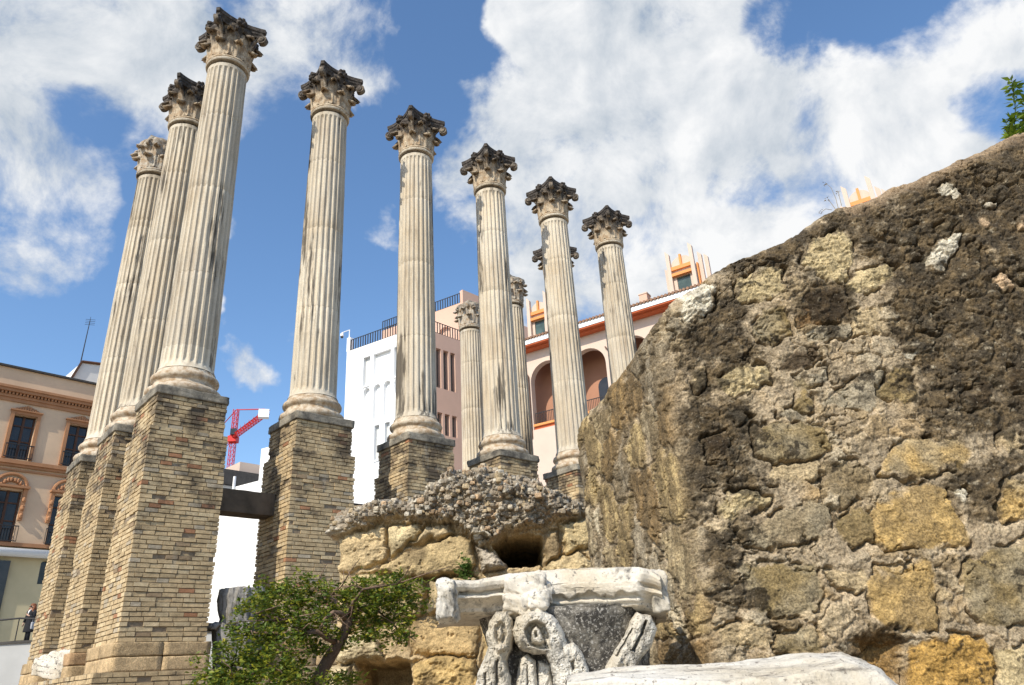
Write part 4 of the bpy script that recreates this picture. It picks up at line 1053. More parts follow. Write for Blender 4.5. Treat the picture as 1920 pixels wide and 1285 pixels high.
def marble_slab():
    D0 = 3.5; px = lambda x, y, d=D0: at(x, y, d)
    a, b = px(1064, 1275), px(1684, 1275)
    e = empty('marble_slab', ((a.x + b.x) / 2, 3.7, 0)); tag(e, 'long white marble slab with a split sloping top at the bottom edge of the picture', 'slab', kind='thing')
    xs = np.array([1064, 1080, 1150, 1230, 1300, 1380, 1450, 1520, 1590, 1625, 1650, 1684])
    hi = np.array([px(x, y, 3.95).z for x, y in zip(xs, [1270, 1264, 1257, 1252, 1246, 1241, 1233, 1226, 1222, 1236, 1252, 1290])])
    lo = np.array([px(x, y).z for x, y in zip(xs, [1282, 1277, 1272, 1273, 1277, 1276, 1272, 1263, 1246, 1252, 1262, 1294])])
    n = 260; T = np.linspace(0, 1, n); X = a.x + (b.x - a.x) * T; tt = (xs - 1064) / (1684 - 1064.)
    H, L_ = np.interp(T, tt, hi), np.interp(T, tt, lo); rows = []
    Xb = X * (3.95 / 3.5)
    for k in range(4): rows.append(np.stack([Xb, np.full(n, 4.45 - .12 * k), H - .03 + .008 * k], 1))
    for k in range(26):
        s = k / 25; rows.append(np.stack([Xb + (X - Xb) * s, 3.95 - .45 * s + 0 * X, H + (L_ - H) * s ** 1.2], 1))
    for k in range(1, 40):
        s = k / 39; rows.append(np.stack([X, 3.5 - .02 * math.sin(s * 3) + 0 * X, L_ - s * .55], 1))
    rows.append(np.stack([X, 4.45 + 0 * X, L_ * 0 + EYE - .6], 1))
    P = np.array(rows); Q = P.reshape(-1, 3)
    d = np.stack([noise3(Q, 500, 5), noise3(Q, 501, 6), noise3(Q * np.array((.5, 3, 3)), 502, 6)], 1) * .022 + np.stack([noise3(Q, 510, 22), noise3(Q, 511, 22), noise3(Q * np.array((.35, 3, 3)), 512, 16)], 1) * .010
    P = (Q + d).reshape(P.shape)
    gridmesh('slab_body', P, np.ones(P.shape), M['slab'], e, True, None, True, True)
    V, F = lump((.26, .8, .5), 16, .3, .03, 5, 3, .012); MB().add(V + np.array((a.x + .16, 3.95, EYE - .32)), F).build('broken_end', M['slab'], e, True, True)
    V, F = lump((1.2, .6, EYE - .62), 10, .1, .03, 3, 8, .012); V[:, 2] += (EYE - .62) / 2
    MB().add(V + np.array(((a.x + b.x) / 2, 4.0, 0)), F).build('support_stone', M['slab'], e, True, True)
marble_slab()

def small_pieces():
    q = at(104, 1258, 15.9); p0 = gridpt(0, 1) - AV * 1.02 + BV * .2
    # white moulded fragment on the podium ledge
    dep = p0.y; a = at(70, 1262, dep); b = at(146, 1262, dep)
    e = empty('marble_fragment', ((a.x + b.x) / 2, dep, POD), R(-8)); tag(e, 'small white moulded marble fragment resting on the ledge by the leftmost piers', 'fragment', kind='thing')
    w = (b.x - a.x); V, F = lump((w, .5, .52), 26, .16, .035, 4, 61, .014)
    x = V[:, 0] / w + .5; V[:, 2] *= (.62 + .42 * sstep(.05, .6, x)) ; V[:, 2] += .02 * np.sign(np.sin((V[:, 2] + .2 * x) * 62)) * (x < .72)
    V[:, 2] += -V[:, 2].min(); MB().add(V, F).build('fragment_body', M['marble'], e, True)
    # dark carved stump standing on the podium, behind the tree
    dep = 15.6; c = at(446, 1230, dep); t = at(446, 1106, dep); wid = at(486, 1150, dep).x - at(404, 1150, dep).x
    e = empty('carved_stone', (c.x, dep, POD - .3)); tag(e, 'dark grey carved stone stump with drooping leaves behind the small tree', 'carved stone', kind='thing')
    r = wid / 2; Ht = t.z - POD + .3; mb = MB(); prof = [(r * .80, 0), (r * .86, Ht * .3), (r * .9, Ht * .6), (r * 1.0, Ht * .8), (r * 1.03, Ht * .93), (r * .98, Ht), (r * .3, Ht + .02)]
    pp = [(A_[0] + (B_[0] - A_[0]) * k / 8, A_[1] + (B_[1] - A_[1]) * k / 8) for A_, B_ in zip(prof[:-1], prof[1:]) for k in range(8)]; th = 96
    mb.lathe(pp, th); V = mb.v[0]; an = np.arctan2(V[:, 1], V[:, 0]); V *= np.stack([1 + .05 * np.sin(an * 17 + np.sin(V[:, 2] * 5)), 1 + .05 * np.sin(an * 17 + np.sin(V[:, 2] * 5)), np.ones(len(V))], 1)
    mb.jitter(.05, 3.5, 71); mb.jitter(.02, 12, 73); mb.build('stump_body', M['darkstone'], e, True)
    mb = MB()
    for k in range(7): leaf(mb, -math.pi / 2 + (k - 3) * .62, r * .86, Ht * .66, .15, .16, .0, .10)
    mb.jitter(.03, 5, 75); mb.build('carved_leaves', M['darkstone'], e, True)
small_pieces()

# ================================================================== PLANTS
M['leaf'] = mat_leaf('tree_leaf', (.23, .25, .032), (.10, .145, .02), .32)
M['leaf2'] = mat_leaf('wall_plant_leaf', (.13, .19, .02), (.075, .13, .015), .35)
M['bark'] = mat_attr('bark', 12, (.7, 1.25), 60, .006)
M['dry'] = mat_flat('dry_stalk', (.30, .25, .17), .2, 6, .9, 0)
def leaves(mb, pts, size, rng, cols, sun=True, ratio=.42):
    for p in pts:
        s = size * rng.uniform(.6, 1.25); d = rng.normal(size=3); d /= np.linalg.norm(d); d[2] = abs(d[2]) * .6 - .2; d /= np.linalg.norm(d)
        n = rng.normal(size=3); n[2] += .9; w = np.cross(d, n); w /= np.linalg.norm(w) + 1e-9; nn = np.cross(w, d)
        p = np.array(p); q = [p, p + d * s * .45 + w * s * ratio * .5 + nn * s * .06, p + d * s, p + d * s * .45 - w * s * ratio * .5 + nn * s * .06]
        mb.add(q, [(0, 1, 2), (0, 2, 3)], cols[rng.integers(len(cols))] * rng.uniform(.75, 1.25))
def tree():
    rng = np.random.default_rng(4); D0 = 9.0; px = lambda x, y, d=D0: np.array(at(x, y, d))
    base = px(560, 1360); base = np.array((base[0], D0, 0.0))
    e = empty('small_tree', base); tag(e, 'small leafy tree with a leaning bare trunk in front of the sandstone ruin', 'tree', kind='thing')
    bk = np.array((.15, .10, .068)); mb = MB()
    tr = [base, px(572, 1320), px(592, 1280), px(615, 1238), px(640, 1198), px(652, 1170), px(648, 1150)]
    mb.tube(tr, [.10, .085, .075, .068, .062, .055, .04], 10, bk)
    br = []
    def branch(pts, r0, r1, dd=0):
        P = [px(x, y, D0 + d) for x, y, d in pts]; n = len(P); mb.tube(P, [r0 + (r1 - r0) * i / (n - 1) for i in range(n)], 7, bk * rng.uniform(.9, 1.5)); br.append(P)
    branch([(650, 1165, 0), (640, 1150, -.1), (625, 1148, -.2), (610, 1160, -.3), (600, 1180, -.3)], .035, .012)
    branch([(652, 1166, 0), (668, 1150, .1), (680, 1140, .2), (700, 1138, .3), (735, 1128, .3), (765, 1112, .3)], .04, .01)
    branch([(650, 1160, 0), (640, 1140, .0), (618, 1118, .1), (600, 1122, .1)], .03, .01); branch([(655, 1152, 0), (662, 1130, -.2), (680, 1105, -.2), (745, 1095, -.1)], .03, .008)
    branch([(632, 1206, 0), (612, 1196, -.2), (595, 1184, -.3), (560, 1188, -.4), (520, 1188, -.5), (470, 1186, -.6)], .035, .012); branch([(580, 1185, -.3), (570, 1170, -.4), (555, 1162, -.4), (530, 1162, -.4), (480, 1150, -.4)], .022, .008)
    branch([(618, 1118, .1), (640, 1100, .1), (690, 1098, .1)], .016, .006); branch([(575, 1300, .05), (545, 1275, -.3), (500, 1255, -.6), (430, 1245, -.8)], .035, .01); branch([(560, 1330, .05), (510, 1300, -.5), (440, 1280, -.9)], .03, .01)
    branch([(645, 1150, 0), (652, 1135, .1), (640, 1118, .2), (590, 1105, .2), (540, 1108, .1)], .02, .006); branch([(700, 1138, .3), (725, 1160, .3), (750, 1185, .2)], .016, .006)
    for _ in range(70):
        P = br[rng.integers(len(br))]; a = P[rng.integers(1, len(P))]; d = rng.normal(size=3) * np.array((.22, .2, .16)); mb.tube([a, a + d * .6 + rng.normal(size=3) * .03, a + d], [.009, .006, .003], 5, bk * rng.uniform(.8, 1.6))
    mb.build('trunk', M['bark'], e, True, True)
    # foliage clumps (photo x, y, depth offset, radii px, count)
    CL = [(500, 1120, -.2, 42, 22, 520), (540, 1140, -.2, 52, 30, 800), (505, 1165, -.3, 40, 26, 520), (470, 1140, -.4, 26, 20, 240), (580, 1115, .0, 46, 20, 420), (610, 1140, .1, 40, 24, 320), (650, 1112, .1, 50, 18, 420), (700, 1115, .1, 44, 22, 520), (745, 1105, .1, 32, 24, 420), (735, 1140, .2, 40, 34, 900), (700, 1150, .1, 36, 34, 640),
          (760, 1150, .2, 20, 28, 300), (745, 1185, .1, 28, 24, 420), (775, 1118, .0, 10, 14, 90), (742, 1085, 0, 12, 12, 110), (690, 1185, .2, 30, 20, 260), (650, 1205, .1, 26, 12, 120), (470, 1190, -.5, 42, 22, 560), (445, 1210, -.6, 30, 14, 240), (520, 1195, -.5, 44, 20, 480), (560, 1175, -.4, 40, 24, 320), (590, 1210, -.2, 30, 14, 200),
          (440, 1245, -.8, 48, 20, 700), (490, 1240, -.6, 50, 24, 760), (430, 1275, -.9, 50, 20, 640), (490, 1280, -.8, 56, 24, 1000), (545, 1270, -.5, 40, 30, 520), (560, 1240, -.3, 26, 20, 180), (640, 1270, .2, 26, 16, 130), (405, 1265, -.9, 18, 14, 130), (600, 1095, .1, 30, 10, 130), (800, 1100, .2, 8, 8, 30), (600, 1165, -.1, 40, 22, 420), (640, 1145, .0, 34, 22, 300), (610, 1120, .2, 40, 16, 300), (575, 1205, -.2, 36, 18, 260), (665, 1195, .1, 26, 14, 160), (540, 1105, .1, 40, 14, 260), (560, 1300, -.4, 60, 26, 600), (440, 1310, -.9, 60, 24, 700)]
    pal = [np.array(c) for c in ((1, 1, 1), (1.25, 1.12, .8), (.65, .78, .75), (.42, .58, .6), (1.55, 1.25, .8), (.8, .9, .85), (.5, .62, .6))]
    mb = MB()
    for x, y, d, rx, ry, n in CL:
        c = px(x, y, D0 + d); k = D0 / FPX
        sub = [c + np.array((rng.normal() * rx * k * .62, rng.normal() * .16, rng.normal() * ry * k * .62)) for _ in range(max(3, n // 26))]
        pts = [sub[rng.integers(len(sub))] + rng.normal(size=3) * .036 for _ in range(int(n * 1.0))]
        leaves(mb, pts, .056, rng, pal, ratio=.5)
    mb.build('crown', M['leaf'], e, False, True)
tree()

def wall_plants():
    rng = np.random.default_rng(14); px = lambda x, y, d: np.array(at(x, y, d))
    b0 = px(1902, 262, 5.3); e = empty('leafy_plant', b0); tag(e, 'bright green leafy plant growing on top of the rubble wall at the right edge', 'plant', kind='thing')
    mb = MB(); ms = MB(); pal = [np.array(c) for c in ((1, 1, 1), (1.3, 1.2, .8), (.75, .85, .8))]
    for pts in ([(1900, 268), (1902, 240), (1904, 205), (1900, 170), (1897, 148)], [(1905, 268), (1918, 235), (1924, 200), (1921, 170)], [(1908, 268), (1932, 245), (1945, 200)], [(1896, 262), (1905, 255), (1916, 258)], [(1900, 265), (1893, 240), (1894, 220)]):
        P = [px(x, y, 5.3 + .06 * k) for k, (x, y) in enumerate(pts)]; ms.tube(P, [.006, .005, .004, .003, .002][:len(P)], 5, (.2, .22, .06))
        for a, b in zip(P[:-1], P[1:]):
            leaves(mb, [a + (b - a) * t + rng.normal(size=3) * .012 for t in rng.random(26)], .078, rng, pal, ratio=.45)
    leaves(mb, [px(1910, 262, 5.32) + rng.normal(size=3) * np.array((.05, .05, .022)) for _ in range(110)], .055, rng, pal)
    ms.build('stem', M['leaf2'], e, True, True); mb.build('foliage', M['leaf2'], e, False, True)
    b0 = px(1560, 390, 5.35); e = empty('dry_weed', b0); tag(e, 'thin dry weed stalks on the skyline of the rubble wall', 'weed', kind='thing')
    ms = MB(); mb = MB()
    for pts in ([(1572, 392), (1567, 372), (1558, 352), (1550, 345)], [(1566, 392), (1556, 378), (1552, 373)], [(1578, 386), (1574, 370), (1572, 360)], [(1560, 394), (1548, 392), (1540, 398)]):
        P = [px(x, y, 5.35) for x, y in pts]; ms.tube(P, [.003, .0025, .002, .0015][:len(P)], 4)
        leaves(mb, [P[-1] + rng.normal(size=3) * .012 for _ in range(12)], .02, rng, [np.array((1, 1, 1))])
    ms.build('stalk', M['dry'], e, False, True); mb.build('seed_head', M['dry'], e, False, True)
    c = px(872, 1070, 10.98); e = empty('wall_weed', c); tag(e, 'dark green weed tuft rooted in the ruin beside the hole', 'weed', kind='thing')
    mb = MB(); leaves(mb, [c + rng.normal(size=3) * np.array((.045, .05, .075)) for _ in range(240)], .07, rng, [np.array((.55, .75, 1.1)), np.array((.4, .6, .9))], ratio=.6); mb.build('foliage', M['leaf'], e, False, True)
    for k, (x, y, d, n, lab) in enumerate(((688, 1092, 11.1, 160, 'green tuft on the block ledge above the small tree, left one'), (772, 1098, 11.0, 130, 'green tuft on the ledge where the marble capital starts, by the tree'), (648, 1275, 9.6, 150, 'pale green weed low beside the leaning tree trunk'))):
        c = px(x, y, d); e = empty('grass_tuft', c); tag(e, lab, 'tuft', 'tufts on the ruin ledges', 'thing')
        mb = MB(); leaves(mb, [c + rng.normal(size=3) * np.array((.10, .05, .04)) for _ in range(n)], .11, rng, [np.array((1.2, 1.15, .8)), np.array((.9, 1, .8))], ratio=.2); mb.build('foliage', M['leaf'], e, False, True)
wall_plants()

# ================================================================== BUILDINGS
class Facade:
    "vertical plane through P0 running along azimuth az; n looks at the camera"
    def __init__(s, P0, az):
        s.P = Vector(P0); s.d = Vector((math.sin(R(az)), math.cos(R(az)), 0)); s.n = Vector((s.d.y, -s.d.x, 0))
        if s.n.dot(Vector((0, 0, 0)) - Vector((s.P.x, s.P.y, 0))) < 0: s.n = -s.n
    def uv(s, x, y, out=0):
        q = onplane(x, y, s.P + s.n * out, s.n); return (q - s.P).dot(s.d), q.z
    def pt(s, u, z, o=0): q = s.P + s.d * u + s.n * o; return (q.x, q.y, z)
    def box(s, mb, u0, u1, z0, z1, o0, o1, col=None):
        mb.obox(s.pt(u0, z0, o0), s.d * (u1 - u0), s.n * (o1 - o0), Vector((0, 0, z1 - z0)), col); return mb
    def wall(s, mb, u0, u1, z0, z1, holes, depth=.25, thick=.4, o=0, back=True):
        "front face with openings (u0,u1,z0,z1[,'arch']), their reveals and closing backs"
        us = sorted({u0, u1, *[h[0] for h in holes], *[h[1] for h in holes]}); zs = sorted({z0, z1, *[h[2] for h in holes], *[h[3] for h in holes]})
        def quad(a, b, c, d): mb.add([a, b, c, d], [(0, 1, 2, 3)])
        for a, b in zip(us[:-1], us[1:]):
            for c, d in zip(zs[:-1], zs[1:]):
                um, zm = (a + b) / 2, (c + d) / 2
                if any(h[0] < um < h[1] and h[2] < zm < h[3] for h in holes): continue
                quad(s.pt(a, c, o), s.pt(b, c, o), s.pt(b, d, o), s.pt(a, d, o))
        for h in holes:
            a, b, c, d = h[:4]; arch = len(h) > 4; r = (b - a) / 2; zt = d - (r * h[4] if arch else 0)
            quad(s.pt(a, c, o), s.pt(a, c, o - depth), s.pt(a, zt, o - depth), s.pt(a, zt, o)); quad(s.pt(b, c, o), s.pt(b, zt, o), s.pt(b, zt, o - depth), s.pt(b, c, o - depth))
            quad(s.pt(a, c, o), s.pt(b, c, o), s.pt(b, c, o - depth), s.pt(a, c, o - depth))
            if not arch: quad(s.pt(a, d, o), s.pt(a, d, o - depth), s.pt(b, d, o - depth), s.pt(b, d, o))
            else:
                n = 14; ar = [((a + b) / 2 - r * math.cos(math.pi * k / n), zt + r * h[4] * math.sin(math.pi * k / n)) for k in range(n + 1)]
                for (p, q), (p2, q2) in zip(ar[:-1], ar[1:]):
                    quad(s.pt(p, q, o), s.pt(p2, q2, o), s.pt(p2, d, o), s.pt(p, d, o)); quad(s.pt(p, q, o), s.pt(p, q, o - depth), s.pt(p2, q2, o - depth), s.pt(p2, q2, o))
            if back: quad(s.pt(a, c, o - depth), s.pt(b, c, o - depth), s.pt(b, d, o - depth), s.pt(a, d, o - depth))
        # body behind
        B = o - thick; A_ = o - .001
        quad(s.pt(u0, z0, A_), s.pt(u0, z1, A_), s.pt(u0, z1, B), s.pt(u0, z0, B)); quad(s.pt(u1, z0, A_), s.pt(u1, z0, B), s.pt(u1, z1, B), s.pt(u1, z1, A_))
        quad(s.pt(u0, z1, A_), s.pt(u1, z1, A_), s.pt(u1, z1, B), s.pt(u0, z1, B)); 
        if back: quad(s.pt(u0, z0, B), s.pt(u0, z1, B), s.pt(u1, z1, B), s.pt(u1, z0, B))
        return mb
M['pinkwall'] = mat_flat('salmon_render', (.66, .48, .32), .10, .8, .85, .004)
M['terra'] = mat_flat('terracotta_trim', (.40, .20, .10), .15, 2, .8, .004)
M['ochrewall'] = mat_flat('ochre_render', (.52, .44, .27), .12, .8, .85, .004)
M['white'] = mat_flat('white_render', (.86, .86, .85), .04, .4, .8, .002)
M['pale'] = mat_flat('pale_grey_render', (.62, .62, .60), .08, .5, .85, .002)
M['greywall'] = mat_flat('grey_rendered_wall', (.42, .42, .41), .12, .6, .85, .004)
M['pinkside'] = mat_flat('pink_render', (.62, .41, .31), .06, .6, .85, .002)
M['loggia'] = mat_flat('loggia_render', (.40, .205, .13), .08, .8, .85, .002)
M['cream'] = mat_flat('cream_render', (.62, .49, .40), .07, .7, .85, .003)
M['orange'] = mat_flat('orange_trim', (.72, .30, .10), .08, 2, .7, .002)
M['redsoffit'] = mat_flat('red_soffit', (.50, .12, .045), .10, 2, .75, .002)
M['iron'] = mat_flat('black_iron', (.035, .033, .033), .2, 6, .5, 0)
M['tiles'] = mat_flat('roof_tiles', (.34, .20, .13), .4, 5, .85, .01)
M['slate'] = mat_flat('dark_roof_edge', (.07, .065, .06), .3, 5, .8, .004)
M['redpaint'] = mat_flat('crane_red', (.62, .035, .03), .15, 3, .5, 0)
M['curtain'] = mat_flat('dim_curtain', (.12, .11, .095), .3, 3, .9, 0)
M['wood'] = mat_flat('dark_wood', (.10, .05, .03), .25, 5, .6, .002)
def mat_glass(name, col, rough=.08):
    m, nt, b = new_mat(name, rough); b.inputs['Specular IOR Level'].default_value = .5
    p = pos(nt); c = mixc(nt, ramp(nt, nz(nt, p, .9, 3), [(.4, 0), (.65, 1)]), col, tuple(q * 1.9 for q in col)); nt.links.new(c, b.inputs['Base Color']); return m
M['glass'] = mat_glass('window_glass', (.022, .021, .02)); M['greenglass'] = mat_glass('green_glass', (.05, .075, .065))

def railing(F, u0, u1, z0, z1, o, parent, name='railing', step=.14, w=.022):
    mb = MB(); F.box(mb, u0, u1, z1 - .05, z1, o, o + .05); F.box(mb, u0, u1, z0, z0 + .04, o, o + .04)
    n = max(2, int((u1 - u0) / step))
    for k in range(n + 1):
        u = u0 + (u1 - u0 - w) * k / n; F.box(mb, u, u + w, z0 + .041, z1 - .051, o + .008, o + .008 + w)
    return mb.build(name, M['iron'], parent, False, True)

def left_building():
    F = Facade(at(0, 857, 37), 43.0); e = empty('pink_building', F.pt(2, 0)); e.location.z = 4.2
    tag(e, 'salmon pink old house with tall iron balconied windows at the left edge', 'building', kind='thing')
    u0, u1 = -9.0, F.uv(318, 800)[0]
    uv = F.uv; zr = uv(90, 704)[1]; zc1 = uv(90, 740)[1]; zc0 = uv(90, 765.5)[1]; zf1, zf0 = uv(60, 869)[1], uv(60, 888)[1]; zb1, zb0 = uv(50, 1020)[1], uv(50, 1027)[1]
    def rect(tl, tr, bl): a = uv(*tl); b = uv(*tr); c = uv(*bl); return [a[0], b[0], c[1], (a[1] + b[1]) / 2]
    w1 = rect((27.4, 776.8), (69.7, 783), (8.7, 858)); w2 = rect((130.8, 794), (171, 801), (112, 873))
    w2[2:] = w1[2:]; w2[1] = w2[0] + (w1[1] - w1[0])
    w4 = rect((102, 929.5), (140, 932), (88.7, 1020)); w3 = rect((2, 917), (43, 921), (-10, 1014))
    wd = w1[1] - w1[0]; w4[1] = w4[0] + wd * 1.1; w3[0] = w3[1] - wd * 1.1; w4[2:] = w3[2:] = [zb1 + .02, (w3[3] + w4[3]) / 2]
    mb = MB(); F.wall(mb, u0, u1, zb0, zr, [tuple(w) for w in (w1, w2, w3, w4)], .28, 9.0); mb.build('wall', M['pinkwall'], e, False, True)
    mb = MB(); F.wall(mb, u0, u1, 4.2, zb0 - .003, [(*rect((79, 1051), (96, 1052), (74, 1095)), .8)], .25, 8.8, -.1); mb.build('ground_floor_wall', M['ochrewall'], e, False, True)
    mb = MB(); F.box(mb, u0, u1 + .1, zr + .001, zr + .10, -.5, .16); mb.build('roof_edge', M['slate'], e, False, True)
    mb = MB()
    hc = zc1 - zc0
    F.box(mb, u0, u1, zc0, zc0 + hc * .25, .002, .09); F.box(mb, u0, u1, zc0 + hc * .255, zc0 + hc * .45, .002, .16); F.box(mb, u0, u1, zc0 + hc * .62, zc0 + hc * .82, .002, .34); F.box(mb, u0, u1, zc0 + hc * .825, zc1, .002, .42)
    k = 0
    while u0 + k * .17 < u1 - .2: F.box(mb, u0 + k * .17, u0 + k * .17 + .10, zc0 + hc * .455, zc0 + hc * .615, .002, .24); k += 1
    mb.build('cornice', M['terra'], e, False, True)
    mb = MB(); hf = zf1 - zf0
    F.box(mb, u0, u1, zf1 - hf * .35, zf1, .002, .26); F.box(mb, u0, u1, zf1 - hf * .60, zf1 - hf * .36, .002, .15); F.box(mb, u0, u1, zf0, zf0 + hf * .18, .002, .10); mb.build('floor_cornice', M['terra'], e, False, True)
    mb = MB(); F.box(mb, u0, u1, zb0 + .002, zb1, .002, .16); mb.build('lower_band', M['terra'], e, False, True)
    for n, w in enumerate((w1, w2, w3, w4)):
        a, b, c, d = w; low = n > 1
        mb = MB(); t = .17
        if not low:
            F.box(mb, a - t, a - .004, c, d + t, .002, .11); F.box(mb, b + .004, b + t, c, d + t, .002, .11); F.box(mb, a - .003, b + .003, d + .004, d + t, .002, .10); F.box(mb, a - t - .06, b + t + .06, d + t + .002, d + t + .07, .002, .20)
            m_ = (a + b) / 2
            for k in range(9):
                q = -1 + k / 4; V, Ff = lump((.16, .10, .13 + .16 * (1 - abs(q))), 4, .8, .03, 8, k); cc = np.array(F.pt(m_ + q * (b - a) * .45, d + t + .10 + .10 * (1 - abs(q)), .10)); mb.add(V + cc, Ff)
        else:
            F.box(mb, a - t - .02, a - .004, d - 1.5, d + .1, .002, .15); F.box(mb, b + .004, b + t + .02, d - 1.5, d + .1, .002, .15); F.box(mb, a - .25, b + .25, d + .105, d + .22, .002, .30)
            for k in range(8):
                V, Ff = lump((.20, .14, .22), 5, .9, .04, 8, k + 20); sgn = -1 if k % 2 else 1; q = (k // 2) / 3
                mb.add(V + np.array(F.pt((a + b) / 2 + sgn * (b - a) * (.08 + .34 * q), d + .52 - .30 * q * q, .10)), Ff)
            for k in range(3):
                for sgn in (a - .1, b + .1):
                    V, Ff = lump((.17, .17, .26), 5, .9, .04, 8, k + 40); mb.add(V + np.array(F.pt(sgn, d - .45 - .42 * k, .16)), Ff)
            n_ = 12; arc = [F.pt((a + b) / 2 - (b - a) * .60 * math.cos(math.pi * k / n_), d + .22 + .62 * math.sin(math.pi * k / n_), .10) for k in range(n_ + 1)]; mb.tube(arc, .085, 6)
        fr = mb.build('window', M['terra'], e, False, True)
        mb = MB(); F.box(mb, a + .02, b - .02, c + .02, d - .02, -.262, -.25); mb.build('pane', M['glass'], fr, False, True)
        mb = MB(); m_ = (a + b) / 2
        for x0, x1 in ((a + .003, a + .09), (m_ - .06, m_ + .06), (b - .09, b - .003)): F.box(mb, x0, x1, c + .004, d - .004, -.248, -.19)
        for q in (.004, .40, .75): F.box(mb, a + .092, m_ - .062, c + (d - c) * q, c + (d - c) * q + .07, -.248, -.2); F.box(mb, m_ + .062, b - .092, c + (d - c) * q, c + (d - c) * q + .07, -.248, -.2)
        mb.build('sash', M['wood'], fr, False, True)
        railing(F, a - .12, b + .12, c + .02, c + (d - c) * .31, .20, fr, 'balcony_railing', .12, .024)
    # grey awning roll over the ground floor
    mb = MB(); za = uv(50, 1039)[1]; mb.tube([F.pt(u0, za, .28), F.pt(6, za, .28)], .21, 12); mb.build('awning_roll', M['pale'], e, True, True)
    a = uv(-40, 1052); b = uv(20, 1052); mb = MB(); F.box(mb, a[0], b[0], 4.2, b[1], -.098, .05); mb.build('shop_door', M['glass'], e, False, True)
    mb = MB(); q = rect((79, 1051), (96, 1052), (74, 1095)); F.box(mb, q[0] + .03, q[1] - .03, q[2] + .03, q[3] - .02, -.34, -.3); mb.build('arched_pane', M['glass'], e, False, True)
    # small roof house and aerial
    G = Facade(F.pt(uv(152, 700)[0] + .3, zr, -3.0), 43.0)
    e2 = empty('roof_house', G.P); tag(e2, 'small white gabled hut with a red edge on the roof of the pink house', 'roof house', kind='thing')
    zt = G.uv(153, 680)[1]; x0 = G.uv(128, 705)[0]; x1 = G.uv(153, 680)[0]
    mb = MB(); P = [G.pt(x0, zr), G.pt(x1 + 3.2, zr), G.pt(x1 + 3.2, zt + .35), G.pt(x1, zt), G.pt(x0, zr + .35)]; Q = [G.pt(x0, zr, -3), G.pt(x1 + 3.2, zr, -3), G.pt(x1 + 3.2, zt + .35, -3), G.pt(x1, zt, -3), G.pt(x0, zr + .35, -3)]
    mb.add(P + Q, [(0, 1, 2, 3, 4), (9, 8, 7, 6, 5), (0, 5, 6, 1), (1, 6, 7, 2), (2, 7, 8, 3), (3, 8, 9, 4), (4, 9, 5, 0)]); mb.build('hut_wall', M['pale'], e2, False, True)
    mb = MB(); mb.bar(G.pt(x0 - .1, zr + .33, .05), G.pt(x1, zt + .05, .05), .13); mb.bar(G.pt(x1, zt + .05, .05), G.pt(x1 + 3.3, zt + .42, .05), .13); mb.build('red_edge', M['wood'], e2, False, True)
    p = G.pt(x1 + .05, zt + .05, -.4); top = onplane(169, 601, p, G.n)
    e3 = empty('roof_aerial', p); tag(e3, 'thin television aerial mast on the roof hut', 'aerial', kind='thing')
    mb = MB(); mb.tube([p, (top.x, top.y, top.z)], [.035, .022], 6); mb.build('mast', M['iron'], e3, False, True)
    mb = MB(); t = Vector(top)
    for k in range(4): mb.tube([t + G.d * (-.25) + Vector((0, 0, -.12 * k)), t + G.d * .3 + Vector((0, 0, -.12 * k + .12))], .012, 4)
    mb.tube([t + Vector((0, 0, -.45)), t + Vector((0, 0, .25))], .014, 4); mb.build('antenna', M['iron'], e3, False, True)
left_building()

